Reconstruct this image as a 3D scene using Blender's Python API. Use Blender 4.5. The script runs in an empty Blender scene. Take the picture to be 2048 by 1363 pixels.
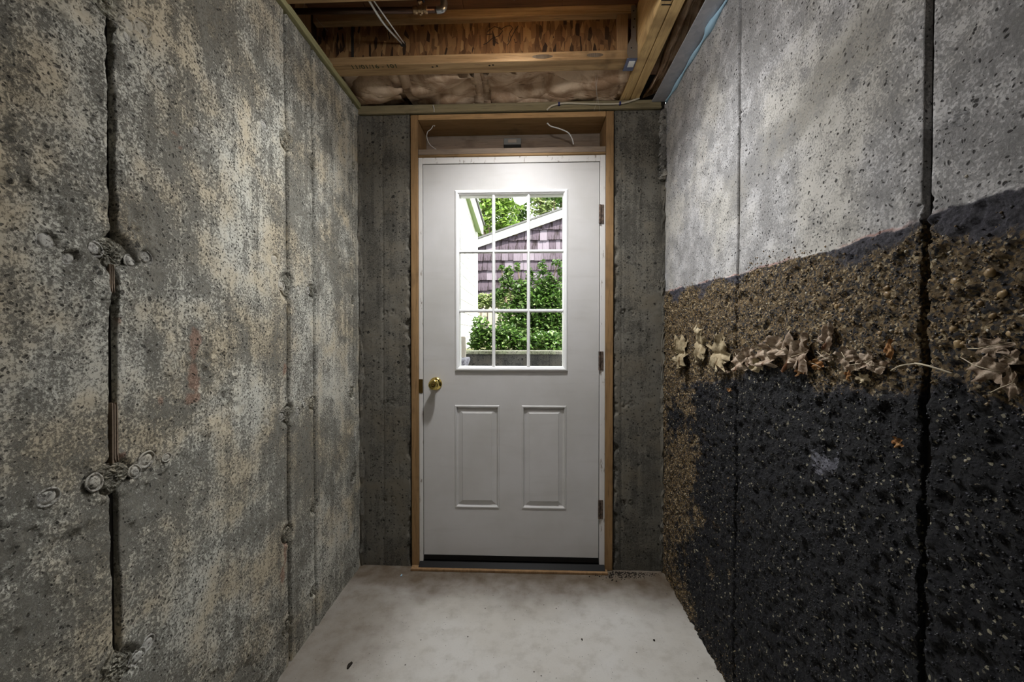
import bpy, bmesh, math, random
import numpy as np
from mathutils import Vector, Matrix

# ------------------------------------------------------------------ camera, world, sun, lamps, exposure
scene = bpy.context.scene
col = scene.collection
CAMZ, FPX, YAW, PITCH = 1.21, 800.0, math.radians(2.15), math.radians(-0.7)
cam = bpy.data.cameras.new('camera'); cam.sensor_width = 36.0; cam.lens = 36.0 * FPX / 2048.0
cam.clip_start = 0.01; cam.clip_end = 300
cam_o = bpy.data.objects.new('camera', cam); col.objects.link(cam_o)
cam_o.location = (0, 0, CAMZ); cam_o.rotation_euler = (math.pi / 2 + PITCH, 0, YAW)
scene.camera = cam_o
vs = scene.view_settings
vs.view_transform = 'Standard'; vs.look = 'None'; vs.gamma = 1.0; vs.exposure = 0.0; vs.use_curve_mapping = False

SKY = 4.4
SUN = 20.0
SPOT = 112.0  # added joist-bay lamp, stands in for window daylight
ADDED_BULB = 12.0  # added fill bulb above the frame
world = bpy.data.worlds.new('world'); scene.world = world; world.use_nodes = True
bg = world.node_tree.nodes['Background']; bg.inputs[0].default_value = (0.93, 0.97, 1.0, 1); bg.inputs[1].default_value = SKY
sun = bpy.data.lights.new('sun', 'SUN'); sun.energy = SUN; sun.angle = 0.01; sun.color = (1.0, 0.95, 0.86)
sun_o = bpy.data.objects.new('sun', sun); col.objects.link(sun_o)
sun_o.rotation_euler = Vector((0.42, -0.40, 0.86)).to_track_quat('Z', 'Y').to_euler(); sun_o.location = (3, -3, 12)

# ------------------------------------------------------------------ pixel -> place
_R = np.array((Matrix.Rotation(YAW, 3, 'Z') @ Matrix.Rotation(math.pi / 2 + PITCH, 3, 'X')))
def at(ax, v, x, y):
    d = _R @ np.array([(x - 1024) / FPX, -(y - 681.5) / FPX, -1.0])
    c = np.array([0, 0, CAMZ]); t = (v - c[ax]) / d[ax]
    return Vector(c + d * t)
D = 2.07                       # face of the end wall
XL, XR = -0.877, 0.699         # faces of the side walls
WT = 2.39                      # top of the side walls
def atY(x, y, Y=D): return at(1, Y, x, y)
def atL(x, y): return at(0, XL, x, y)
def atR(x, y): return at(0, XR, x, y)

# ------------------------------------------------------------------ node helpers
def mat(name, rough=0.8, color=(0.5, 0.5, 0.5), metal=0.0, spec=0.3):
    m = bpy.data.materials.new(name); m.use_nodes = True
    b = m.node_tree.nodes['Principled BSDF']
    b.inputs['Base Color'].default_value = (*color, 1); b.inputs['Roughness'].default_value = rough
    b.inputs['Metallic'].default_value = metal; b.inputs['Specular IOR Level'].default_value = spec
    return m, m.node_tree, b
def nd(nt, typ, ins=None, **props):
    n = nt.nodes.new('ShaderNode' + typ)
    for k, v in props.items(): setattr(n, k, v)
    for k, v in (ins or {}).items():
        if isinstance(v, bpy.types.NodeSocket): nt.links.new(v, n.inputs[k])
        else: n.inputs[k].default_value = v
    return n
def coords(nt, scale=(1, 1, 1), rot=(0, 0, 0)):
    t = nd(nt, 'TexCoord')
    return nd(nt, 'Mapping', {'Vector': t.outputs['Object'], 'Scale': scale, 'Rotation': rot}).outputs[0]
def noise(nt, v, s, d=4, r=0.55, dist=0.0):
    return nd(nt, 'TexNoise', {'Vector': v, 'Scale': s, 'Detail': d, 'Roughness': r, 'Distortion': dist}).outputs['Fac']
def mth(nt, op, a, b=0.0, c=0.0, clamp=False):
    return nd(nt, 'Math', {0: a, 1: b, 2: c}, operation=op, use_clamp=clamp).outputs[0]
def ramp(nt, f, lo, hi):          # smooth 0..1 between lo and hi
    return nd(nt, 'MapRange', {'Value': f, 'From Min': lo, 'From Max': hi}, interpolation_type='SMOOTHSTEP').outputs[0]
def mix(nt, f, a, b):
    n = nt.nodes.new('ShaderNodeMix'); n.data_type = 'RGBA'
    for i, v in ((0, f), (6, a), (7, b)):
        if isinstance(v, bpy.types.NodeSocket): nt.links.new(v, n.inputs[i])
        else: n.inputs[i].default_value = v if i == 0 else (*v, 1)
    return n.outputs[2]
def bump(nt, b, h, dist, strength=1.0, prev=None):
    n = nd(nt, 'Bump', {'Height': h, 'Distance': dist, 'Strength': strength})
    if prev is not None: nt.links.new(prev, n.inputs['Normal'])
    nt.links.new(n.outputs[0], b.inputs['Normal']); return n.outputs[0]
def attr(nt, name): return nd(nt, 'Attribute', attribute_name=name).outputs['Fac']
def setc(nt, b, c): nt.links.new(c, b.inputs['Base Color'])
def pits(nt, v, s, lim, keep):    # scattered round bug holes: 1 inside a hole
    vo = nd(nt, 'TexVoronoi', {'Vector': v, 'Scale': s, 'Randomness': 1.0})
    sep = nd(nt, 'SeparateColor', {'Color': vo.outputs['Color']})
    rad = mth(nt, 'MULTIPLY', ramp(nt, sep.outputs[0], 1.0 - keep, 1.0), lim)
    return mth(nt, 'MULTIPLY', mth(nt, 'SUBTRACT', rad, vo.outputs['Distance']), 9.0, clamp=True)

def concrete(name, light, warm, dark, bias=0.0, pit=0.5, streak=0.3, pitscale=75, rough_bump=0.0035, dirt=False):
    m, nt, b = mat(name, 0.88, spec=0.25)
    v = coords(nt)
    big = noise(nt, v, 2.3, 4); midn = noise(nt, v, 11, 6, 0.62); fine = noise(nt, v, 150, 8, 0.8)
    st = noise(nt, coords(nt, (34, 34, 1.6)), 1.0, 5, 0.6)
    s = mth(nt, 'ADD', fine, mth(nt, 'MULTIPLY', mth(nt, 'SUBTRACT', midn, 0.5), 0.42))
    s = mth(nt, 'ADD', s, mth(nt, 'MULTIPLY', mth(nt, 'SUBTRACT', big, 0.5), 0.40))
    s = mth(nt, 'ADD', s, mth(nt, 'MULTIPLY', mth(nt, 'SUBTRACT', st, 0.5), streak))
    if dirt: s = mth(nt, 'SUBTRACT', s, mth(nt, 'MULTIPLY', attr(nt, 'worn'), 0.045))
    f = ramp(nt, s, 0.40 + bias, 0.555 + bias)
    base = mix(nt, ramp(nt, noise(nt, v, 5.5, 5, 0.6), 0.40, 0.66), light, warm)
    c = mix(nt, f, dark, base)
    fleck = ramp(nt, mth(nt, 'ADD', noise(nt, v, 42, 6, 0.7), mth(nt, 'MULTIPLY', mth(nt, 'SUBTRACT', midn, 0.5), -0.3)), 0.60, 0.66)
    c = mix(nt, mth(nt, 'MULTIPLY', fleck, 0.75), c, tuple(x * 0.8 for x in dark))
    if dirt: c = mix(nt, mth(nt, 'MULTIPLY', attr(nt, 'rust'), 0.85), c, mix(nt, fine, (0.20, 0.11, 0.07), (0.50, 0.34, 0.26)))
    nz = nd(nt, 'TexNoise', {'Vector': v, 'Scale': 40.0, 'Detail': 3.0})
    dv = nd(nt, 'VectorMath', {0: nz.outputs['Color']}, operation='SCALE'); dv.inputs['Scale'].default_value = 0.02
    pv = nd(nt, 'VectorMath', {0: v, 1: dv.outputs[0]}, operation='ADD').outputs[0]
    p1 = pits(nt, pv, pitscale, 0.42, pit); p2 = pits(nt, pv, pitscale * 0.42, 0.36, pit * 0.5)
    p = mth(nt, 'MAXIMUM', p1, p2)
    c = mix(nt, mth(nt, 'MULTIPLY', p, 0.85), c, tuple(x * 0.22 for x in dark))
    setc(nt, b, c)
    h = mth(nt, 'SUBTRACT', mth(nt, 'MULTIPLY', f, 0.55), p)
    bump(nt, b, h, rough_bump, 0.8)
    return m

def wood(name, c1, c2, axis=0, dark=(0.05, 0.03, 0.015), knots=0.4, rough=0.7):
    m, nt, b = mat(name, rough, spec=0.25)
    sc = [16.0, 16.0, 16.0]; sc[axis] = 0.9
    v = coords(nt, tuple(sc))
    g = noise(nt, v, 2.2, 6, 0.6, 0.7); fine = noise(nt, v, 12.0, 4, 0.6)
    c = mix(nt, ramp(nt, g, 0.35, 0.68), c1, c2)
    c = mix(nt, mth(nt, 'MULTIPLY', ramp(nt, fine, 0.52, 0.72), 0.5), c, dark)
    vo = coords(nt)
    blot = noise(nt, vo, 6.0, 3)
    c = mix(nt, mth(nt, 'MULTIPLY', ramp(nt, blot, 0.58, 0.75), knots), c, dark)
    setc(nt, b, c); bump(nt, b, mth(nt, 'ADD', g, fine), 0.0015, 0.5)
    return m

# ------------------------------------------------------------------ materials
M = {}
M['conc_l'] = concrete('concrete_left', (0.51, 0.50, 0.435), (0.47, 0.41, 0.30), (0.19, 0.18, 0.15), -0.015, 0.6, 0.25, 125, 0.005, dirt=True)
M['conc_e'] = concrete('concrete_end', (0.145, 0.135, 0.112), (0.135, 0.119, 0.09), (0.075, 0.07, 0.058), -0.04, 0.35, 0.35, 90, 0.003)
M['conc_back'] = concrete('concrete_room', (0.40, 0.39, 0.36), (0.38, 0.35, 0.29), (0.2, 0.19, 0.17), 0, 0.3)
M['joint'] = mat('joint_recess', 0.95, (0.030, 0.027, 0.023))[0]
M['plug'] = concrete('tie_plug', (0.40, 0.39, 0.32), (0.36, 0.32, 0.24), (0.16, 0.15, 0.12), 0.0, 0.6, 0.0, 150, 0.006)
M['disc'] = concrete('tie_disc', (0.46, 0.45, 0.41), (0.40, 0.37, 0.30), (0.2, 0.19, 0.17), -0.05, 0.4, 0.0, 120, 0.003)

def floor_mat():
    m, nt, b = mat('floor_concrete', 0.5, spec=0.35)
    v = coords(nt)
    big = noise(nt, v, 2.2, 4); md = noise(nt, v, 14, 6, 0.62); fn = noise(nt, v, 160, 6, 0.7)
    c = mix(nt, ramp(nt, big, 0.35, 0.65), (0.62, 0.60, 0.56), (0.56, 0.53, 0.475))
    c = mix(nt, mth(nt, 'MULTIPLY', ramp(nt, md, 0.45, 0.75), 0.45), c, (0.34, 0.31, 0.26))
    c = mix(nt, mth(nt, 'MULTIPLY', ramp(nt, fn, 0.55, 0.8), 0.5), c, (0.27, 0.25, 0.21))
    c = mix(nt, mth(nt, 'MULTIPLY', attr(nt, 'dirt_shade'), mth(nt, 'ADD', 0.70, mth(nt, 'MULTIPLY', md, 0.5)), clamp=True), c, (0.115, 0.085, 0.056))  # brown dirt together with floor shade painted into the colour
    p = mth(nt, 'MAXIMUM', pits(nt, v, 38, 0.16, 0.35), pits(nt, v, 120, 0.22, 0.25))
    c = mix(nt, p, c, (0.05, 0.04, 0.03))
    sp = pits(nt, v, 7.0, 0.09, 0.5)
    c = mix(nt, mth(nt, 'MULTIPLY', sp, 0.8), c, (0.75, 0.74, 0.76))
    setc(nt, b, c)
    nt.links.new(mth(nt, 'ADD', 0.35, mth(nt, 'MULTIPLY', md, 0.35)), b.inputs['Roughness'])
    bump(nt, b, mth(nt, 'SUBTRACT', fn, p), 0.0012, 0.6)
    return m
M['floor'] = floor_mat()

def right_mat():
    m, nt, b = mat('concrete_tar', 0.85, spec=0.3)
    v = coords(nt)
    big = noise(nt, v, 2.6, 5, 0.6); md = noise(nt, v, 13, 6, 0.62); fine = noise(nt, v, 170, 8, 0.8)
    s = mth(nt, 'ADD', fine, mth(nt, 'MULTIPLY', mth(nt, 'SUBTRACT', md, 0.5), 0.55))
    s = mth(nt, 'ADD', s, mth(nt, 'MULTIPLY', mth(nt, 'SUBTRACT', big, 0.5), 0.35))
    f = ramp(nt, s, 0.30, 0.56)
    c = mix(nt, f, (0.30, 0.295, 0.285), mix(nt, ramp(nt, big, 0.42, 0.62), (0.50, 0.49, 0.485), (0.47, 0.45, 0.41)))
    nz = nd(nt, 'TexNoise', {'Vector': v, 'Scale': 40.0, 'Detail': 3.0})
    dv = nd(nt, 'VectorMath', {0: nz.outputs['Color']}, operation='SCALE'); dv.inputs['Scale'].default_value = 0.02
    pv = nd(nt, 'VectorMath', {0: v, 1: dv.outputs[0]}, operation='ADD').outputs[0]
    p = mth(nt, 'MAXIMUM', pits(nt, pv, 150, 0.40, 0.5), pits(nt, pv, 62, 0.26, 0.35))
    c = mix(nt, mth(nt, 'MULTIPLY', p, 0.9), c, (0.045, 0.042, 0.04))
    c = mix(nt, mth(nt, 'MULTIPLY', attr(nt, 'soil'), mth(nt, 'MULTIPLY', ramp(nt, s, 0.40, 0.62), 0.75)), c, (0.22, 0.205, 0.17))
    # tar coat: attribute is a signed distance (m) below the coat's upper edge
    wob = mth(nt, 'MULTIPLY', mth(nt, 'SUBTRACT', noise(nt, v, 40, 5, 0.65), 0.5), 0.05)
    td = mth(nt, 'ADD', attr(nt, 'tar'), mth(nt, 'MULTIPLY', wob, 0.35))
    tar = ramp(nt, td, -0.001, 0.004)
    vor = nd(nt, 'TexVoronoi', {'Vector': v, 'Scale': 210.0})
    cell = nd(nt, 'SeparateColor', {'Color': vor.outputs['Color']})
    tarc = mix(nt, ramp(nt, fine, 0.4, 0.7), (0.040, 0.038, 0.046), (0.12, 0.115, 0.14))
    sand = mix(nt, cell.outputs[0], (0.24, 0.16, 0.07), (0.08, 0.055, 0.026))
    sand = mix(nt, ramp(nt, cell.outputs[1], 0.80, 0.9), sand, (0.48, 0.38, 0.23))
    sand = mix(nt, ramp(nt, cell.outputs[2], 0.62, 0.75), sand, (0.03, 0.027, 0.028))
    cover = mth(nt, 'ADD', attr(nt, 'sand'), mth(nt, 'MULTIPLY', mth(nt, 'SUBTRACT', noise(nt, v, 28, 7, 0.75), 0.5), 1.5))
    cover = mth(nt, 'ADD', cover, mth(nt, 'MULTIPLY', mth(nt, 'SUBTRACT', fine, 0.5), 1.2))
    blk = mix(nt, ramp(nt, fine, 0.42, 0.68), (0.004, 0.004, 0.005), (0.018, 0.018, 0.024))
    blk = mix(nt, ramp(nt, cell.outputs[0], 0.965, 0.98), blk, (0.34, 0.31, 0.22))
    low = mix(nt, ramp(nt, cover, 0.30, 0.55), mix(nt, attr(nt, 'black'), tarc, blk), sand)
    c = mix(nt, tar, c, low)
    edge = mth(nt, 'MULTIPLY', ramp(nt, td, -0.006, -0.001), mth(nt, 'SUBTRACT', 1.0, tar))
    c = mix(nt, mth(nt, 'MULTIPLY', edge, mth(nt, 'MULTIPLY', ramp(nt, noise(nt, v, 9, 3), 0.42, 0.6), 0.7)), c, (0.42, 0.20, 0.16))
    patch = attr(nt, 'bare')
    c = mix(nt, ramp(nt, mth(nt, 'ADD', patch, mth(nt, 'MULTIPLY', mth(nt, 'SUBTRACT', noise(nt, v, 90, 5, 0.7), 0.5), 1.3)), 0.35, 0.6), c, (0.17, 0.17, 0.20))
    setc(nt, b, c)
    nt.links.new(nd(nt, 'MapRange', {'Value': tar, 'To Min': 0.88, 'To Max': 0.62}).outputs[0], b.inputs['Roughness'])
    lump = nd(nt, 'TexVoronoi', {'Vector': v, 'Scale': 130.0}).outputs['Distance']
    h = mth(nt, 'SUBTRACT', mth(nt, 'MULTIPLY', f, 0.28), p)
    h = nd(nt, 'MapRange', {'Value': tar, 'To Min': h, 'To Max': mth(nt, 'SUBTRACT', mth(nt, 'MULTIPLY', fine, 1.2), lump)}).outputs[0]
    bump(nt, b, h, 0.006, 0.85)
    return m
M['conc_r'] = right_mat()

M['wood_joist'] = wood('wood_flange', (0.27, 0.165, 0.075), (0.44, 0.29, 0.145), 0, (0.06, 0.035, 0.017), 0.6)
M['wood_beam'] = wood('wood_beam', (0.50, 0.33, 0.14), (0.62, 0.43, 0.20), 1, (0.16, 0.09, 0.035), 0.55)
M['wood_buck_v'] = wood('wood_buck', (0.23, 0.135, 0.058), (0.29, 0.175, 0.078), 2)
M['wood_buck_h'] = wood('wood_header', (0.33, 0.20, 0.085), (0.42, 0.26, 0.12), 0)
M['wood_brown'] = wood('wood_brown', (0.22, 0.13, 0.06), (0.30, 0.18, 0.085), 2)
M['wood_dull'] = wood('wood_dull', (0.19, 0.145, 0.105), (0.25, 0.19, 0.14), 0)
M['wood_green'] = wood('wood_treated', (0.24, 0.225, 0.11), (0.30, 0.27, 0.14), 1)
M['wood_green_x'] = wood('wood_treated_end', (0.20, 0.165, 0.09), (0.26, 0.21, 0.12), 0)
def osb():
    m, nt, b = mat('oriented_strand_board', 0.75, spec=0.2)
    v1 = coords(nt, (70, 70, 20), (0, math.radians(22), 0)); v2 = coords(nt, (58, 58, 17), (0, math.radians(-48), 0))
    a = nd(nt, 'TexVoronoi', {'Vector': v1, 'Scale': 1.0}); c2 = nd(nt, 'TexVoronoi', {'Vector': v2, 'Scale': 1.0})
    sa = nd(nt, 'SeparateColor', {'Color': a.outputs['Color']}); sb = nd(nt, 'SeparateColor', {'Color': c2.outputs['Color']})
    c = mix(nt, sa.outputs[0], (0.075, 0.035, 0.014), (0.22, 0.115, 0.045))
    c = mix(nt, ramp(nt, sb.outputs[1], 0.50, 0.56), c, mix(nt, sb.outputs[0], (0.28, 0.165, 0.07), (0.11, 0.052, 0.02)))
    c = mix(nt, ramp(nt, sa.outputs[2], 0.90, 0.95), c, (0.03, 0.016, 0.008))
    setc(nt, b, c); bump(nt, b, mth(nt, 'ADD', sa.outputs[1], sb.outputs[2]), 0.002, 0.6)
    return m
M['osb'] = osb()
M['subfloor'] = wood('subfloor', (0.115, 0.055, 0.027), (0.16, 0.08, 0.04), 0)

def painted():
    m, nt, b = mat('white_paint', 0.42, spec=0.4)
    v = coords(nt); st = noise(nt, coords(nt, (3, 3, 22)), 1.0, 4)
    bl = noise(nt, v, 3.0, 4)
    c = mix(nt, ramp(nt, bl, 0.35, 0.68), (0.55, 0.535, 0.52), (0.49, 0.475, 0.45))
    c = mix(nt, mth(nt, 'MULTIPLY', ramp(nt, st, 0.5, 0.75), 0.3), c, (0.42, 0.40, 0.375))
    setc(nt, b, c); bump(nt, b, noise(nt, coords(nt, (60, 60, 9)), 1.0, 4), 0.0006, 0.5)
    return m
M['paint'] = painted()
M['paint_white'] = mat('white_trim', 0.35, (0.86, 0.86, 0.85), spec=0.5)[0]
def scuffed():
    m, nt, b = mat('scuffed_jamb', 0.5, spec=0.3)
    s = noise(nt, coords(nt, (45, 45, 14)), 1.0, 6, 0.7)
    setc(nt, b, mix(nt, ramp(nt, s, 0.58, 0.68), (0.60, 0.58, 0.55), (0.20, 0.16, 0.12)))
    return m
M['jamb'] = scuffed()
M['brass'] = mat('polished_brass', 0.16, (0.80, 0.62, 0.20), 1.0)[0]
M['brass_dark'] = mat('dark_brass', 0.4, (0.16, 0.10, 0.03), 1.0)[0]
def rusty():
    m, nt, b = mat('rusty_steel', 0.6, metal=0.6)
    setc(nt, b, mix(nt, ramp(nt, noise(nt, coords(nt), 70, 5), 0.4, 0.6), (0.07, 0.05, 0.04), (0.17, 0.125, 0.095)))
    return m
M['hinge'] = rusty()
M['black'] = mat('black_rubber', 0.5, (0.009, 0.0085, 0.008), spec=0.15)[0]
M['void'] = mat('dark_gap', 0.95, (0.02, 0.017, 0.014))[0]
def galv():
    m, nt, b = mat('galvanised_steel', 0.5, metal=0.25)
    v = nd(nt, 'TexVoronoi', {'Vector': coords(nt), 'Scale': 55.0}); s = nd(nt, 'SeparateColor', {'Color': v.outputs['Color']})
    setc(nt, b, mix(nt, s.outputs[0], (0.42, 0.42, 0.45), (0.52, 0.51, 0.53)))
    return m
M['galv'] = galv()
M['hanger'] = mat('hanger_steel', 0.5, (0.24, 0.215, 0.185), 0.7)[0]
M['hanger_seat'] = mat('hanger_seat_steel', 0.45, (0.22, 0.25, 0.38), 0.6)[0]
M['sticker'] = mat('paper_sticker', 0.7, (0.72, 0.72, 0.68))[0]
M['foam'] = mat('blue_foam', 0.75, (0.36, 0.55, 0.68))[0]
M['copper'] = mat('tarnished_copper', 0.38, (0.10, 0.065, 0.05), 0.85)[0]
M['solder'] = mat('solder_grey', 0.3, (0.42, 0.45, 0.47), 0.9)[0]
M['bronze'] = mat('valve_bronze', 0.35, (0.42, 0.30, 0.18), 0.9)[0]
M['handle'] = mat('valve_handle', 0.35, (0.02, 0.02, 0.03), 0.3)[0]
M['cable'] = mat('white_cable', 0.5, (0.62, 0.61, 0.58))[0]
M['cable_tan'] = mat('cream_cable', 0.55, (0.46, 0.41, 0.31))[0]
M['staple'] = mat('blue_staple', 0.5, (0.03, 0.035, 0.12))[0]
M['ink'] = mat('green_ink', 0.9, (0.028, 0.042, 0.018))[0]
M['pencil'] = mat('black_marker', 0.9, (0.016, 0.011, 0.008))[0]
M['greybox'] = mat('grey_plastic', 0.5, (0.17, 0.175, 0.165))[0]
M['web'] = mat('cobweb_silk', 0.6, (0.55, 0.54, 0.5))[0]
def insul():
    m, nt, b = mat('fibreglass', 0.95, spec=0.1)
    v = coords(nt, (1, 1, 1)); n1 = noise(nt, v, 7, 5, 0.6, 0.8); n2 = noise(nt, v, 90, 6, 0.75)
    c = mix(nt, ramp(nt, n1, 0.34, 0.66), (0.34, 0.215, 0.13), (0.66, 0.50, 0.35))
    c = mix(nt, mth(nt, 'MULTIPLY', ramp(nt, n2, 0.5, 0.8), 0.4), c, (0.70, 0.57, 0.42))
    setc(nt, b, c); bump(nt, b, n2, 0.004, 0.6)
    return m
M['insul'] = insul()
def glass():
    m = bpy.data.materials.new('window_glass'); m.use_nodes = True; nt = m.node_tree
    nt.nodes.remove(nt.nodes['Principled BSDF'])
    tr = nd(nt, 'BsdfTransparent', {'Color': (0.97, 0.98, 0.97, 1)}); gl = nd(nt, 'BsdfGlossy', {'Roughness': 0.02})
    fr = nd(nt, 'Fresnel', {'IOR': 1.25})
    mx = nd(nt, 'MixShader', {0: fr.outputs[0], 1: tr.outputs[0], 2: gl.outputs[0]})
    nt.links.new(mx.outputs[0], nt.nodes['Material Output'].inputs[0]); return m
M['glass'] = glass()
def leafmat(name, c1, c2, c3, trans=0.35, rough=0.5):
    m, nt, b = mat(name, rough, spec=0.35)
    g = nd(nt, 'NewGeometry').outputs['Random Per Island']
    c = mix(nt, g, c1, c2); c = mix(nt, ramp(nt, g, 0.82, 0.95), c, c3)
    setc(nt, b, c)
    t = nd(nt, 'BsdfTranslucent', {'Color': c})
    mx = nd(nt, 'MixShader', {0: trans, 1: b.outputs[0], 2: t.outputs[0]})
    nt.links.new(mx.outputs[0], nt.nodes['Material Output'].inputs[0]); return m
M['leaf_bush'] = leafmat('bush_leaf', (0.022, 0.055, 0.010), (0.085, 0.165, 0.03), (0.20, 0.27, 0.11), 0.35, 0.35)
M['leaf_tree'] = leafmat('tree_leaf', (0.11, 0.20, 0.03), (0.26, 0.38, 0.08), (0.40, 0.46, 0.22), 0.5)
M['leaf_pale'] = leafmat('pale_leaf', (0.14, 0.20, 0.06), (0.28, 0.34, 0.14), (0.42, 0.44, 0.26), 0.4)
M['leaf_mid'] = leafmat('mid_leaf', (0.05, 0.11, 0.025), (0.15, 0.25, 0.06), (0.30, 0.36, 0.18), 0.45)
M['bark'] = wood('bark', (0.10, 0.075, 0.05), (0.17, 0.13, 0.09), 2)
M['dry'] = None
def dryleaf(name, c1, c2, c3):
    m, nt, b = mat(name, 0.7, spec=0.25)
    v = coords(nt); n = noise(nt, v, 60, 5, 0.65); n2 = noise(nt, v, 22, 3)
    c = mix(nt, ramp(nt, n, 0.35, 0.65), c1, c2); c = mix(nt, ramp(nt, n2, 0.60, 0.72), c, c3)
    setc(nt, b, c); bump(nt, b, n, 0.004, 0.8); return m
M['dry'] = dryleaf('dry_leaf', (0.24, 0.17, 0.115), (0.46, 0.37, 0.28), (0.12, 0.05, 0.02))
M['dry_tan'] = dryleaf('dry_leaf_tan', (0.30, 0.23, 0.13), (0.48, 0.40, 0.26), (0.14, 0.09, 0.04))
M['dry_orange'] = dryleaf('dry_leaf_orange', (0.22, 0.09, 0.025), (0.33, 0.18, 0.07), (0.10, 0.04, 0.012))
M['straw'] = mat('straw', 0.6, (0.50, 0.43, 0.31))[0]
def pebble(name, stops, rough=0.4):
    m, nt, b = mat(name, rough, spec=0.5)
    g = nd(nt, 'NewGeometry').outputs['Random Per Island']
    r = nt.nodes.new('ShaderNodeValToRGB'); r.color_ramp.interpolation = 'CONSTANT'
    while len(r.color_ramp.elements) < len(stops): r.color_ramp.elements.new(0.5)
    for e, (p, c) in zip(r.color_ramp.elements, stops): e.position = p; e.color = (*c, 1)
    nt.links.new(g, r.inputs[0]); setc(nt, b, r.outputs[0]); return m
M['grit'] = pebble('sand_grit', [(0, (0.16, 0.10, 0.04)), (0.25, (0.08, 0.052, 0.025)), (0.42, (0.022, 0.02, 0.02)), (0.66, (0.20, 0.135, 0.06)), (0.86, (0.30, 0.22, 0.12)), (0.965, (0.50, 0.45, 0.36))])
M['tar_grit'] = pebble('tar_grit', [(0, (0.006, 0.006, 0.007)), (0.45, (0.012, 0.012, 0.015)), (0.75, (0.024, 0.024, 0.032)), (0.965, (0.12, 0.095, 0.06)), (0.99, (0.36, 0.32, 0.24))], 0.42)
def pebmat():
    m, nt, b = mat('pebble_tan', 0.4, spec=0.5)
    setc(nt, b, mix(nt, nd(nt, 'ObjectInfo').outputs['Random'], (0.36, 0.25, 0.12), (0.20, 0.125, 0.055))); return m
M['pebble'] = pebmat()
def shingle():
    m, nt, b = mat('wood_shingle', 0.8, spec=0.2)
    st = noise(nt, coords(nt, (26, 26, 3)), 1.0, 5, 0.6); inf = nd(nt, 'ObjectInfo').outputs['Random']
    c = mix(nt, ramp(nt, st, 0.38, 0.60), (0.018, 0.012, 0.013), (0.072, 0.055, 0.072))
    c = mix(nt, mth(nt, 'MULTIPLY', ramp(nt, inf, 0.5, 1.0), 0.6), c, (0.22, 0.19, 0.23))  # random paler shingles: sun highlights put into their colour
    setc(nt, b, c); bump(nt, b, st, 0.004, 0.7); return m
M['shingle'] = shingle()
M['white_house'] = mat('white_siding', 0.6, (0.82, 0.82, 0.80))[0]
M['soffit'] = mat('green_lit_eave', 0.6, (0.22, 0.30, 0.13))[0]  # green light on the soffit put into its colour
M['picket'] = wood('weathered_wood', (0.26, 0.23, 0.19), (0.38, 0.34, 0.28), 2)
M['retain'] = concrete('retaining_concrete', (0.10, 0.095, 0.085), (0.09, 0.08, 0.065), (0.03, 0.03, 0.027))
M['cap'] = concrete('sunlit_cap', (0.36, 0.33, 0.28), (0.25, 0.27, 0.16), (0.10, 0.10, 0.06))  # wall top in paler concrete, sunlight put into the colour
M['stone'] = concrete('pale_stone', (0.40, 0.38, 0.42), (0.34, 0.33, 0.36), (0.12, 0.11, 0.13))
M['ground'] = concrete('garden_soil', (0.16, 0.15, 0.08), (0.13, 0.15, 0.05), (0.05, 0.045, 0.025))
M['roof'] = mat('roof_felt', 0.9, (0.10, 0.10, 0.10))[0]
M['dirt'] = mat('black_dirt', 0.95, (0.022, 0.017, 0.012))[0]
M['bulb'] = mat('bulb_glass', 0.3, (0.9, 0.88, 0.8))[0]
M['enamel'] = mat('white_enamel', 0.35, (0.8, 0.8, 0.78))[0]

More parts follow.
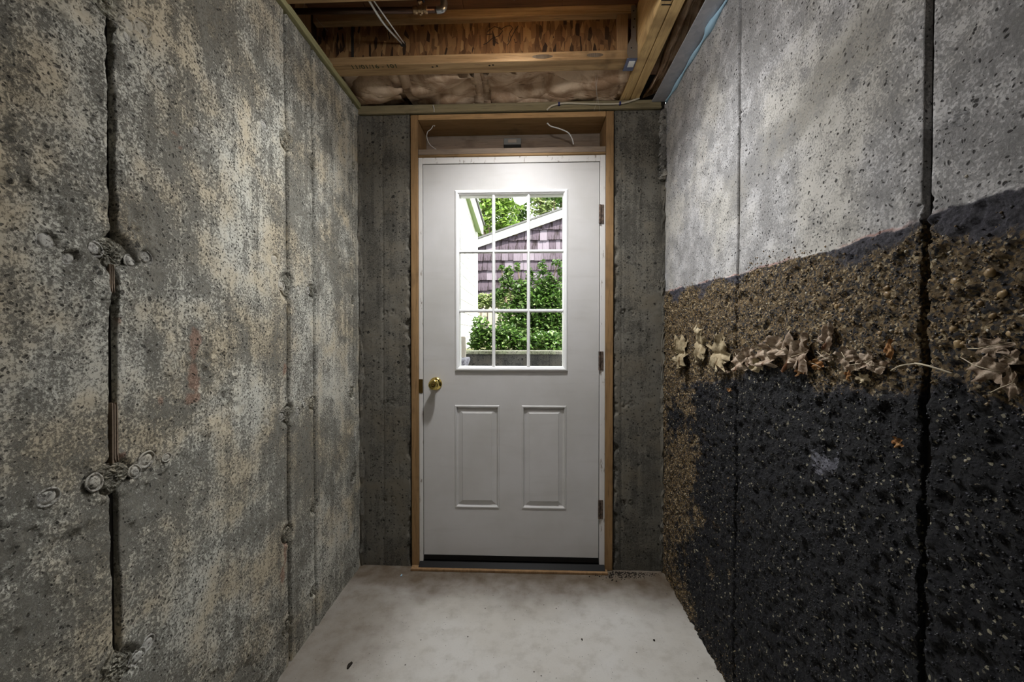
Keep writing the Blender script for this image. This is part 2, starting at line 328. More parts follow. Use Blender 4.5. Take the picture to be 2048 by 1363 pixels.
# ------------------------------------------------------------------ mesh helpers
class MB:
    def __init__(s): s.v = []; s.f = []
    def quad(s, *p):
        n = len(s.v); s.v += [tuple(q) for q in p]; s.f.append(tuple(range(n, n + len(p)))); return s
    def box(s, x0, x1, y0, y1, z0, z1):
        n = len(s.v)
        s.v += [(x0, y0, z0), (x1, y0, z0), (x1, y1, z0), (x0, y1, z0), (x0, y0, z1), (x1, y0, z1), (x1, y1, z1), (x0, y1, z1)]
        s.f += [tuple(n + i for i in q) for q in ((0, 3, 2, 1), (4, 5, 6, 7), (0, 1, 5, 4), (1, 2, 6, 5), (2, 3, 7, 6), (3, 0, 4, 7))]; return s
    def prism(s, poly, axis, a, b):            # polygon in the two other axes, extruded along axis
        n = len(s.v); k = len(poly)
        for t in (a, b):
            for p in poly:
                q = list(p); q.insert(axis, t); s.v.append(tuple(q))
        s.f.append(tuple(n + i for i in reversed(range(k)))); s.f.append(tuple(n + k + i for i in range(k)))
        for i in range(k): j = (i + 1) % k; s.f.append((n + i, n + j, n + k + j, n + k + i))
        return s
    def tube(s, pts, r, n=8, cap=True):
        pts = [Vector(p) for p in pts]; base = len(s.v); k = len(pts); rr = r if isinstance(r, (list, tuple)) else [r] * k
        up = Vector((0.13, 0.31, 0.94))
        for i, p in enumerate(pts):
            t = (pts[min(i + 1, k - 1)] - pts[max(i - 1, 0)]).normalized()
            a = t.cross(up); a = (a if a.length > 0.05 else t.cross(Vector((1, 0, 0)))).normalized(); b = t.cross(a)
            for j in range(n):
                w = 2 * math.pi * j / n; s.v.append(tuple(p + (a * math.cos(w) + b * math.sin(w)) * rr[i]))
        for i in range(k - 1):
            for j in range(n):
                q = (j + 1) % n; o = base + i * n
                s.f.append((o + j, o + q, o + n + q, o + n + j))
        if cap: s.f.append(tuple(base + j for j in reversed(range(n)))); s.f.append(tuple(base + (k - 1) * n + j for j in range(n)))
        return s
    def lathe(s, c, axis, prof, n=24):         # prof: (radius, offset along axis)
        c = Vector(c); ax = Vector(axis).normalized(); a = ax.orthogonal().normalized(); b = ax.cross(a); base = len(s.v)
        for r, h in prof:
            for j in range(n):
                w = 2 * math.pi * j / n; s.v.append(tuple(c + ax * h + (a * math.cos(w) + b * math.sin(w)) * r))
        for i in range(len(prof) - 1):
            for j in range(n):
                q = (j + 1) % n; o = base + i * n; s.f.append((o + j, o + q, o + n + q, o + n + j))
        s.f.append(tuple(base + j for j in reversed(range(n)))); s.f.append(tuple(base + (len(prof) - 1) * n + j for j in range(n)))
        return s
    def rings(s, rects, Y):                    # nested rectangles (x0,x1,z0,z1,depth) on a face looking towards -Y
        base = len(s.v)
        for x0, x1, z0, z1, d in rects:
            s.v += [(x0, Y - d, z0), (x1, Y - d, z0), (x1, Y - d, z1), (x0, Y - d, z1)]
        for i in range(len(rects) - 1):
            for j in range(4):
                q = (j + 1) % 4; o = base + i * 4; s.f.append((o + j, o + q, o + 4 + q, o + 4 + j))
        return s
    def build(s, name, m, parent=None, bevel=0.0, smooth=False):
        me = bpy.data.meshes.new(name); me.from_pydata(s.v, [], s.f); me.update()
        bm = bmesh.new(); bm.from_mesh(me); bmesh.ops.recalc_face_normals(bm, faces=bm.faces[:]); bm.to_mesh(me); bm.free()
        return finish(name, me, m, parent, bevel, smooth)
def finish(name, me, m, parent=None, bevel=0.0, smooth=False):
    if m is not None: me.materials.append(M[m] if isinstance(m, str) else m)
    if smooth: me.polygons.foreach_set('use_smooth', [True] * len(me.polygons))
    o = bpy.data.objects.new(name, me); col.objects.link(o)
    if parent is not None: o.parent = parent
    if bevel:
        b = o.modifiers.new('bevel', 'BEVEL'); b.width = bevel; b.segments = 2; b.limit_method = 'ANGLE'
    return o
def tag(o, label=None, cat=None, group=None, kind=None):
    if label: o['label'] = label
    if cat: o['category'] = cat
    if group: o['group'] = group
    if kind: o['kind'] = kind
    return o
def thing(name, label, cat, loc=(0, 0, 0), group=None, kind=None):
    o = bpy.data.objects.new(name, None); col.objects.link(o); o.location = loc; o.empty_display_size = 0.05
    return tag(o, label, cat, group, kind)
def adopt(parent):                             # keep children in world coordinates under an Empty that is not at the origin
    for c in parent.children: c.location = c.location - parent.location
def bx(*a): return MB().box(*a)
def spline(pts, n=8):
    pts = [Vector(p) for p in pts]; out = []
    for i in range(len(pts) - 1):
        p0, p1, p2, p3 = pts[max(i - 1, 0)], pts[i], pts[i + 1], pts[min(i + 2, len(pts) - 1)]
        for k in range(n):
            t = k / n
            out.append(0.5 * ((2 * p1) + (p2 - p0) * t + (2 * p0 - 5 * p1 + 4 * p2 - p3) * t * t + (3 * p1 - p0 - 3 * p2 + p3) * t ** 3))
    return out + [pts[-1]]

# ------------------------------------------------------------------ numpy noise
def vnoise(u, v, seed):
    r = np.random.RandomState(seed); T = r.rand(256, 256)
    iu, iv = np.floor(u).astype(int), np.floor(v).astype(int); fu, fv = u - iu, v - iv
    fu = fu * fu * (3 - 2 * fu); fv = fv * fv * (3 - 2 * fv); a, b = iu % 256, iv % 256; a1, b1 = (iu + 1) % 256, (iv + 1) % 256
    return (T[a, b] * (1 - fu) + T[a1, b] * fu) * (1 - fv) + (T[a, b1] * (1 - fu) + T[a1, b1] * fu) * fv - 0.5
def fbm(u, v, s, o, seed, g=0.5):
    t = 0; a = 1.0
    for i in range(o): t = t + a * vnoise(u * s * 2 ** i + 7.3 * i, v * s * 2 ** i + 3.1 * i, seed + i); a *= g
    return t
def sstep(x, a, b): t = np.clip((x - a) / (b - a), 0, 1); return t * t * (3 - 2 * t)

def panel(name, u0, u1, v0, v1, step, place, m, parent, disp, attrs=None, back=0.02):
    """A slab face as a fine grid: place(u, v, d) -> xyz arrays, with a rim folded back by `back`."""
    nu, nv = max(2, int(round((u1 - u0) / step)) + 1), max(2, int(round((v1 - v0) / step)) + 1)
    U, V = np.meshgrid(np.linspace(u0, u1, nu), np.linspace(v0, v1, nv), indexing='ij')
    d = disp(U, V)
    rim = np.zeros_like(U, bool); rim[0, :] = rim[-1, :] = True; rim[:, 0] = rim[:, -1] = True
    d = np.where(rim, -back, d)
    U2, V2 = U.copy(), V.copy(); U2[0] = U[1]; U2[-1] = U[-2]; V2[:, 0] = V[:, 1]; V2[:, -1] = V[:, -2]
    P = np.stack(place(U2, V2, d), -1).reshape(-1, 3)
    I = np.arange(nu * nv).reshape(nu, nv)
    F = np.stack([I[:-1, :-1], I[1:, :-1], I[1:, 1:], I[:-1, 1:]], -1).reshape(-1, 4)
    me = bpy.data.meshes.new(name); me.vertices.add(len(P)); me.vertices.foreach_set('co', P.ravel())
    me.loops.add(F.size); me.loops.foreach_set('vertex_index', F.ravel().astype(np.int32))
    me.polygons.add(len(F)); me.polygons.foreach_set('loop_start', np.arange(0, F.size, 4, dtype=np.int32))
    me.polygons.foreach_set('loop_total', np.full(len(F), 4, np.int32)); me.update(calc_edges=True)
    for k, fn in (attrs or {}).items():
        a = me.attributes.new(k, 'FLOAT', 'POINT'); a.data.foreach_set('value', fn(U, V).ravel().astype(np.float32))
    return finish(name, me, m, parent, 0, True)

# ================================================================== THE SETTING
YB = -2.6                                       # rear wall of the basement room behind the camera
# floor: fine near the door, plain behind
fl = tag(bx(-1.15, 0.95, YB, D + 0.2, -0.12, -0.004).build('floor', 'floor'), 'pale bare concrete slab floor of the passage', 'floor', kind='structure')
def fdisp(U, V): return 0.0015 * fbm(U, V, 9, 4, 11)
def fdirt_shade(U, V):  # dirt plus painted shade around the window's pool of light
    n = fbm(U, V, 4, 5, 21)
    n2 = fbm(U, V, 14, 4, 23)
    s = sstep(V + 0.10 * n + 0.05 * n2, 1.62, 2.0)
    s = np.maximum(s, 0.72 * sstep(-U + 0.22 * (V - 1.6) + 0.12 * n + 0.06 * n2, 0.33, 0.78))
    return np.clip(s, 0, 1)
panel('slab', -0.90, 0.72, 0.2, D + 0.02, 0.015, lambda u, v, d: (u, v, d), 'floor', fl, fdisp, {'dirt_shade': fdirt_shade}, 0.0)

# left wall -----------------------------------------------------------------
wl = tag(bx(XL - 0.26, XL - 0.014, YB, D + 0.2, -0.1, WT).build('wall_left', 'joint'), 'poured concrete wall with form seams left of the white door', 'wall', kind='structure')
LSEAM = [atL(225, 680).y, atL(575, 680).y, atL(628, 680).y, atL(708, 680).y]
big_ties = [(223, 505, 36), (230, 953, 34), (236, 1335, 38), (213, 8, 30)]
mid_ties = [(571, 283, 20), (571, 572, 24), (575, 828, 19), (574, 1068, 17), (573, 1255, 15), (625, 325, 14), (623, 582, 13), (625, 806, 13), (627, 1012, 12), (626, 1180, 12), (708, 330, 8), (705, 600, 8), (704, 785, 10), (704, 955, 9)]
discs = [(187, 497, 15), (262, 523, 12), (290, 514, 14), (92, 481, 18), (137, 515, 13), (190, 964, 15), (270, 943, 12), (294, 918, 14), (97, 994, 17), (334, 914, 8), (275, 1313, 14), (296, 1286, 13),
         (257, 48, 13), (285, 55, 15), (252, 70, 8), (185, 278, 9), (528, 250, 9), (549, 519, 11), (562, 570, 9), (596, 577, 6), (616, 579, 7), (563, 832, 9), (595, 822, 7), (608, 808, 6), (345, 140, 9), (393, 260, 8), (535, 842, 7)]
def tie_field(lst, U, V, wall):
    out = []
    for x, y, r in lst:
        p = at(0, XL if wall == 'L' else XR, x, y); rad = r * p.y / FPX * 1.0
        out.append((p.y, p.z, rad))
    return out
BT, MT, DT = (tie_field(l, None, None, 'L') for l in (big_ties, mid_ties, discs))
def ldisp(U, V):
    worn = sstep(fbm(U, V, 1.7, 3, 5) + 0.55 * sstep(1.5 - U, 0, 0.9) - 0.18, 0, 0.3)
    d = 0.006 * fbm(U, V, 2.2, 3, 31) + (0.0018 + 0.0045 * worn) * fbm(U, V, 26, 5, 41, 0.68)
    lump = np.clip(fbm(U, V, 55, 2, 61) - 0.22, 0, 1); d = d + 0.016 * lump * worn
    for s in LSEAM:
        w = 0.016; d = d + 0.004 * np.exp(-((U - s - 0.02) / w) ** 2) * (0.5 + fbm(U * 0 + s * 9, V, 7, 3, 51))
    for cy, cz, r in BT + MT:
        q = np.hypot(U - cy, V - cz); ang = np.arctan2(V - cz, U - cy)
        rr = r * (1 + 0.25 * vnoise(ang * 1.3 + 9 + cy * 50, ang * 0 + cz * 9, 71))
        ins = 1 - sstep(q, rr * 0.75, rr * 1.02)
        d = d * (1 - ins) + ins * (-0.008) - 0.004 * np.exp(-((q - rr) / (0.16 * rr)) ** 2) + 0.003 * np.exp(-((q - 1.35 * rr) / (0.3 * rr)) ** 2)
    for cy, cz, r in DT:
        q = np.hypot(U - cy, V - cz)
        ins = 1 - sstep(q, r * 0.7, r * 0.95)
        d = d * (1 - ins) + ins * (-0.0065) - 0.004 * np.exp(-((q - r) / (0.2 * r)) ** 2)
    return d
def lworn(U, V):
    w = sstep(fbm(U, V, 1.7, 3, 5) + 0.9 * sstep(1.55 - U, 0, 1.0) - 0.15, 0, 0.6)
    for cy, cz, r in BT + MT: w = np.maximum(w, 1 - sstep(np.hypot(U - cy, V - cz), r * 0.8, r * 1.15))
    return w
RUST = [(386, 680, 15, 26), (388, 756, 12, 30), (383, 796, 16, 12), (385, 705, 8, 20), (323, 802, 6, 12), (236, 640, 8, 11), (264, 1243, 6, 6), (243, 912, 10, 8), (569, 740, 4, 14), (570, 1090, 4, 50), (566, 1150, 5, 22), (352, 268, 14, 6), (360, 296, 5, 7)]
def lrust(U, V):
    w = U * 0
    for x, y, a, b in RUST:
        p = atL(x, y); ra_, rb_ = a * p.y ** 2 / 701, b * p.y / FPX
        w = np.maximum(w, 1 - sstep(np.hypot((U - p.y) / ra_, (V - p.z) / rb_) + 0.9 * fbm(U, V, 45, 3, 171), 0.55, 0.95))
    return w
lplace = lambda u, v, d: (XL + d, u, v)
edges = [0.30] + LSEAM + [D + 0.012]
for i in range(len(edges) - 1):
    g0 = 0.0038 if i == 1 else (0.0025 if i == 4 else 0.0045); g1 = 0.0038 if i == 0 else (0.0025 if i == 3 else 0.0045)
    panel('concrete_panel', edges[i] + (g0 if i else 0), edges[i + 1] - (g1 if i < len(edges) - 2 else 0), -0.01, WT, 0.0048, lplace, 'conc_l', wl, ldisp, {'worn': lworn, 'rust': lrust}, 0.013)
MB().box(XL - 0.02, XL, YB, 0.298, -0.01, WT).build('concrete_panel', 'conc_back', wl)
rr = random.Random(99)
def tie_disc(cy, cz, r, k):
    mb = MB(); n = 22; prof = [(1.30, 0.0), (1.16, 0.004), (1.04, 0.002), (0.98, -0.004), (0.84, -0.005), (0.76, 0.001), (0.45, 0.0025), (0.12, 0.0015)]
    ph = rr.uniform(0, 6)
    for q, h in prof:
        for j in range(n):
            a = 2 * math.pi * j / n; w = r * q * (1 + 0.07 * math.sin(2 * a + ph) + rr.uniform(-0.04, 0.04))
            mb.v.append((XL - 0.0012 + h * (0.45 + 14 * r) * (0.7 + 0.5 * math.sin(a + ph)), cy + w * math.cos(a), cz + w * math.sin(a)))
    for i in range(len(prof) - 1):
        for j in range(n):
            q = (j + 1) % n; mb.f.append((i * n + j, i * n + q, (i + 1) * n + q, (i + 1) * n + j))
    mb.f.append(tuple((len(prof) - 1) * n + j for j in range(n)))
    return mb.build('tie_disc', 'disc', wl, 0, True)
def tie_plug(cy, cz, r, k):
    mb = MB(); n = 30; R_ = 9
    for i in range(R_ + 1):
        f = i / R_
        for j in range(n):
            a = 2 * math.pi * j / n; w = r * f * (1 + 0.16 * math.sin(3 * a + k) * f + rr.uniform(-0.07, 0.07) * f)
            h = -0.001 + rr.uniform(-0.0025, 0.0025) if i < R_ - 1 else (-0.005 if i == R_ - 1 else -0.007)
            mb.v.append((XL + h, cy + w * math.cos(a), cz + w * math.sin(a)))
    for i in range(R_):
        for j in range(n):
            q = (j + 1) % n; mb.f.append((i * n + j, i * n + q, (i + 1) * n + q, (i + 1) * n + j))
    return mb.build('tie_plug', 'plug', wl)
for k, (cy, cz, r) in enumerate(DT): tie_disc(cy, cz, r, k)
for k, (cy, cz, r) in enumerate(BT + MT): tie_plug(cy, cz, r * 0.95, k)
# exposed wood slivers left in the big seam and two red-brown patches where the face broke off
for (x, y0, y1, w) in ((236, 375, 470, 0.010), (222, 528, 585, 0.009), (228, 805, 925, 0.011)):
    a, b = atL(x, y0), atL(x, y1); mb = MB()
    for k in range(3):
        yy = a.y - w / 2 + w * k / 3
        mb.prism([(yy, b.z + 0.01 * k), (yy + w / 3.2, b.z), (yy + w / 3.6, a.z - 0.006 * k), (yy + 0.001, a.z)], 0, XL - 0.012, XL + 0.001 + 0.0012 * k)
    mb.build('form_sliver', 'wood_dull', wl)

# right wall ----------------------------------------------------------------
wr = tag(bx(XR + 0.014, XR + 0.26, YB, D + 0.2, -0.1, WT).build('wall_right', 'joint'), 'concrete wall with black tar coating right of the white door', 'wall', kind='structure')
RSEAM = [atR(1852, 680).y, atR(1475, 680).y]
tb = sorted([(atR(x, y).y, atR(x, y).z) for x, y in ((1332, 582), (1400, 566), (1480, 547), (1600, 515), (1680, 492), (1740, 474), (1800, 458), (1850, 437), (1900, 414), (1950, 400), (2000, 388), (2048, 375), (2200, 330))])
TBY, TBZ = np.array([p[0] for p in tb]), np.array([p[1] for p in tb])
lb = sorted([(atR(x, y).y, atR(x, y).z) for x, y in ((1340, 760), (1400, 765), (1440, 755), (1520, 738), (1600, 745), (1640, 768), (1700, 758), (1780, 765), (1850, 770), (1920, 760), (1965, 790), (2048, 840), (2200, 850))])
LBY, LBZ = np.array([p[0] for p in lb]), np.array([p[1] for p in lb])
def tar_d(U, V): return np.interp(U, TBY, TBZ) - V + 0.008 * fbm(U, V, 14, 3, 91)
def black_d(U, V): return sstep(np.interp(U, LBY, LBZ) - V + 0.03 * fbm(U, V, 12, 4, 95), -0.03, 0.03)
pb = atR(1650, 930)
def sand_a(U, V):
    td = tar_d(U, V); bk = black_d(U, V)
    a = sstep(td + 0.09 * fbm(U, V, 8, 4, 97), -0.03, 0.075) * (1 - bk) * 0.95
    far = sstep(U + 0.5 * fbm(U, V, 6, 5, 99, 0.7), 1.50, 2.0)            # sandy strip down the far end of the wall
    a = np.maximum(a, 0.85 * far * bk)
    low = sstep(-V + 0.18 * fbm(U, V, 5, 4, 101), -0.28, 0.06) * sstep(U, 1.15, 1.5)
    near = sstep(-U + 0.12 * fbm(U, V, 6, 4, 103), -0.72, -0.56) * sstep(0.85 - V, 0, 0.25)
    return np.maximum(a, np.maximum(0.40 * low, 0.32 * near) * bk)
def bare_a(U, V):
    q = np.hypot((U - pb.y) / 0.045, (V - pb.z) / 0.035) + 1.0 * fbm(U, V, 40, 3, 105)
    return 1 - sstep(q, 0.4, 1.2)
R_T = tie_field([(1478, 237, 11), (1468, 690, 8), (1860, 425, 26), (1905, 240, 13), (1925, 236, 11), (1490, 225, 7), (1440, 278, 8), (1765, 70, 9), (1710, 160, 8)], None, None, 'R')
def rdisp(U, V):
    t = sstep(tar_d(U, V), -0.003, 0.006)
    d = 0.005 * fbm(U, V, 2.2, 3, 131) + 0.0016 * fbm(U, V, 30, 4, 141, 0.65)
    d = d + t * (0.0025 + 0.010 * fbm(U, V, 45, 3, 151, 0.75))
    for cy, cz, r in R_T:
        q = np.hypot(U - cy, V - cz); ins = 1 - sstep(q, r * 0.7, r)
        d = d + ins * (0.008 * fbm(U, V, 80, 3, 161, 0.7)) - 0.005 * np.exp(-((q - r) / (0.2 * r)) ** 2)
    return d
rplace = lambda u, v, d: (XR - d, u, v)
edges = [0.30] + RSEAM + [D + 0.012]
sa_, sb_ = atR(1500, 345), atR(1668, 150)
def soil_a(U, V):
    dx, dz = sb_.y - sa_.y, sb_.z - sa_.z; L2 = dx * dx + dz * dz
    t = np.clip(((U - sa_.y) * dx + (V - sa_.z) * dz) / L2, -0.25, 1.15)
    q = np.hypot(U - sa_.y - t * dx, V - sa_.z - t * dz)
    return (1 - sstep(q + 0.10 * fbm(U, V, 12, 4, 181), 0.01, 0.10))
ra = {'soil': soil_a, 'tar': tar_d, 'black': black_d, 'sand': sand_a, 'bare': bare_a}
for i in range(len(edges) - 1):
    g0 = 0.0034 if i == 1 else 0.0036; g1 = 0.0034 if i == 0 else 0.0036
    panel('concrete_panel', edges[i] + (g0 if i else 0), edges[i + 1] - (g1 if i < len(edges) - 2 else 0), -0.01, WT, 0.0048, rplace, 'conc_r', wr, rdisp, ra, 0.013)
MB().box(XR, XR + 0.02, YB, 0.298, -0.01, WT).build('concrete_panel', 'conc_back', wr)
# grit pressed into the coating: tens of thousands of grains, one mesh each kind
def grains(name, m, n, keep, smin, smax, seed):
    r = np.random.RandomState(seed); U = r.uniform(0.5, D - 0.02, n); V = r.uniform(0.0, 1.62, n)
    k = keep(U, V, r.rand(n)); U, V = U[k], V[k]; n = len(U)
    for s_ in RSEAM:
        far = np.abs(U - s_) > 0.007; U, V = U[far], V[far]
    n = len(U)
    s = smin + (smax - smin) * r.rand(n) ** 3
    o = np.array([(1, 0, 0), (-1, 0, 0), (0, 1, 0), (0, -1, 0), (0, 0, 1), (0, 0, -1)], float)
    P = o[None] * (s[:, None, None] * r.uniform(0.6, 1.2, (n, 6, 1)))
    a = r.uniform(0, 6.28, n); ca, sa = np.cos(a)[:, None], np.sin(a)[:, None]
    y, z = P[..., 1] * ca - P[..., 2] * sa, P[..., 1] * sa + P[..., 2] * ca
    d = rdisp(U, V)
    P = np.stack([XR - d[:, None] - P[..., 0] * 0.8 - 0.2 * s[:, None], U[:, None] + y + P[..., 0] * 0.4, V[:, None] + z], -1).reshape(-1, 3)
    t = np.array([(0, 2, 4), (2, 1, 4), (1, 3, 4), (3, 0, 4), (2, 0, 5), (1, 2, 5), (3, 1, 5), (0, 3, 5)])
    F = (t[None] + 6 * np.arange(n)[:, None, None]).reshape(-1, 3)
    me = bpy.data.meshes.new(name); me.vertices.add(len(P)); me.vertices.foreach_set('co', P.ravel())
    me.loops.add(F.size); me.loops.foreach_set('vertex_index', F.ravel().astype(np.int32)); me.polygons.add(len(F))
    me.polygons.foreach_set('loop_start', np.arange(0, F.size, 3, dtype=np.int32)); me.polygons.foreach_set('loop_total', np.full(len(F), 3, np.int32))
    me.update(calc_edges=True)
    return tag(finish(name, me, m, wr, 0, True), kind='stuff')
grains('sand_grit', 'grit', 60000, lambda U, V, q: (q < sand_a(U, V) * 0.9), 0.0011, 0.0040, 1)
grains('tar_grit', 'tar_grit', 60000, lambda U, V, q: (q < black_d(U, V) * (1 - 0.6 * sand_a(U, V))) & (tar_d(U, V) > 0.02), 0.0012, 0.0036, 2)
# larger pebbles, one by one
rng = random.Random(5)
pm = None
spots = [(1697, 405, 0.010), (1712, 408, 0.006), (1672, 320, 0.009), (1305, 97, 0.009), (1308, 135, 0.010), (1683, 62, 0.010), (1028, 198, 0.008), (1060, 222, 0.010), (1044, 190, 0.006), (988, 75, 0.007), (1985, 350, 0.008), (1015, 186, 0.006), (1265, 345, 0.007), (880, 130, 0.006), (1725, 400, 0.005), (1870, 15, 0.010), (1940, 130, 0.009), (1545, 60, 0.006), (1885, 250, 0.007), (1815, 180, 0.006), (1205, 50, 0.006), (1120, 295, 0.006), (1780, 280, 0.006), (1600, 160, 0.005), (1650, 215, 0.006), (1400, 250, 0.006), (1330, 175, 0.007)]
for x, y, r in spots:
    p = atR(1300 + x * 748 / 2048, 540 + y * 460 / 1259)
    if pm is None:
        bm = bmesh.new(); bmesh.ops.create_icosphere(bm, subdivisions=2, radius=1.0)
        for v in bm.verts: v.co *= 1 + 0.12 * math.sin(v.co.x * 3 + v.co.y * 5)
        pm = bpy.data.meshes.new('pebble'); bm.to_mesh(pm); bm.free(); pm.materials.append(M['pebble'])
        pm.polygons.foreach_set('use_smooth', [True] * len(pm.polygons))
    o = bpy.data.objects.new('pebble', pm); col.objects.link(o); o.parent = wr
    o.location = (XR - 0.002, p.y, p.z); r *= 0.72; o.scale = (r * 0.75, r, r * rng.uniform(0.75, 1)); o.rotation_euler = (rng.uniform(0, 6), 0, 0)

# end wall either side of the door -------------------------------------------
BXL, BXR = -0.606, 0.443
def edisp(seed, seam):
    def f(U, V):
        d = 0.004 * fbm(U, V, 3, 3, seed) + 0.002 * fbm(U, V, 28, 4, seed + 9, 0.65)
        d = d - 0.006 * np.exp(-((U - seam - 0.002 * fbm(U * 0, V, 9, 3, seed + 3)) / 0.003) ** 2)
        d = d + 0.008 * sstep(np.abs(U - seam), 0.35, 0.10) * fbm(U, V, 1.2, 2, seed + 5)
        for cz in (0.35, 1.33, 1.83, 0.86):
            q = np.hypot(U - seam - 0.01, V - cz); d = d + (1 - sstep(q, 0.012, 0.022)) * (0.01 * fbm(U, V, 90, 3, seed + 7) - 0.003)
            q2 = np.hypot(U - seam - 0.05, V - cz - 0.004); d = d - 0.004 * np.exp(-((q2 - 0.012) / 0.003) ** 2)
        # broken edge against the wood
        d = d - 0.02 * sstep(-np.abs(U - (BXL if seed == 200 else BXR)) + 0.016 + 0.03 * fbm(U * 0, V, 22, 3, seed + 13), 0, 0.012)
        return d
    return f
eplace = lambda u, v, d: (u, D - d, v)
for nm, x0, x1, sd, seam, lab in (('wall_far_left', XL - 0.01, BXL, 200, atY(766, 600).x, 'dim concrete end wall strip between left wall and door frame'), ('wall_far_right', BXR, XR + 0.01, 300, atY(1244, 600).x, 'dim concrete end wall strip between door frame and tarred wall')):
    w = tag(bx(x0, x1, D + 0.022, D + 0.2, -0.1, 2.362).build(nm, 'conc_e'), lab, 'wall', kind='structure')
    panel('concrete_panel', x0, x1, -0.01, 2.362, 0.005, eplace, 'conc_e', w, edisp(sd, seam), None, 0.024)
# crumbled mortar ridges where the right wall meets the end wall
cr = MB()
r2 = random.Random(8)
def chunk_strip(name, parent, x, y, z0, z1, m, w, seed):
    rr = random.Random(seed); mb = MB(); pts = []; rad = []
    n = 60
    for i in range(n + 1):
        z = z0 + (z1 - z0) * i / n
        pts.append((x + rr.uniform(-0.006, 0.006), y + rr.uniform(-0.004, 0.004), z)); rad.append(w * rr.uniform(0.5, 1.25) if 0 < i < n else w * 0.2)
    mb.tube(pts, rad, 9)
    mb.v = [(a + rr.uniform(-0.004, 0.004), b + rr.uniform(-0.004, 0.004), c_ + rr.uniform(-0.006, 0.006)) for a, b, c_ in mb.v]
    return mb.build(name, m, parent)
chunk_strip('mortar_ridge', wr, XR - 0.012, D - 0.01, 2.0, 2.35, 'conc_back', 0.021, 3)
chunk_strip('mortar_ridge', wr, XR - 0.004, D - 0.004, 0.0, 1.98, 'conc_e', 0.011, 4)
chunk_strip('mortar_ridge', wl, XL + 0.004, D - 0.004, 0.0, 2.36, 'conc_e', 0.016, 6)

# rear wall, subfloor, outer house wall ------------------------------------------------
tag(bx(XL - 0.26, XR + 0.26, YB - 0.2, YB, -0.1, 2.66).build('wall_rear', 'conc_back'), 'plain concrete wall closing the passage opposite the door', 'wall', kind='structure')
ZF = 2.647
ce = tag(bx(XL - 0.26, XR + 0.26, YB, D + 0.22, ZF + 0.004, ZF + 0.03).build('ceiling', 'subfloor'), 'dark wood subfloor above the joists', 'ceiling', kind='structure')
for i in range(5):
    x0 = XL - 0.26 + i * 0.43
    bx(x0 + 0.002, x0 + 0.428, YB, D + 0.2, ZF, ZF + 0.006).build('subfloor_board', 'subfloor', ce)
tag(bx(-2.2, 2.0, D + 0.02, D + 0.22, ZF + 0.035, 4.7).build('wall_upper', 'white_house'), 'outer wall of the house above the basement door', 'wall', kind='structure')

# ================================================================== CEILING FRAMING
def sill(name, lab, *b, m='wood_green'):
    return tag(bx(*b).build(name, m, None, 0.003), lab, 'sill plate')
sill('sill_plate', 'greenish treated sill plate on top of the left concrete wall', XL - 0.22, XL + 0.012, YB, D, WT + 0.001, WT + 0.030)
tag(bx(-1.02, -0.985, YB, D + 0.16, WT + 0.032, ZF - 0.001).build('rim_board', 'wood_brown', None, 0.002), 'brown rim board standing on the left sill plate', 'board')
tag(bx(-0.983, -0.957, 1.63, 1.755, WT + 0.032, ZF - 0.001).build('squash_block', 'wood_brown', None, 0.002), 'short upright wood block at the left end of the joist', 'wood block')
es = thing('sill_plate', 'weathered sill plate lying on the end wall above the door frame', 'sill plate', (0, D, 2.362))
bx(XL - 0.02, XR - 0.02, D - 0.004, D + 0.14, 2.3625, 2.408).build('plate', 'wood_green_x', es, 0.003)
bx(XL - 0.02, XR - 0.02, D - 0.009, D - 0.0035, 2.3635, 2.372).build('lower_lip', 'wood_green_x', es, 0.001)
adopt(es)
tag(bx(-0.98, 0.76, D + 0.175, D + 0.198, 2.365, ZF - 0.001).build('rim_board', 'void', None, 0.002), 'rim board with painted gap shade behind the insulation above the door', 'board')  # shade of the gap put into the board's near-black colour
tag(bx(0.80, 0.835, YB, D + 0.14, WT + 0.02, ZF - 0.001).build('rim_board', 'wood_brown', None, 0.002), 'brown rim board above the galvanised strip', 'board')

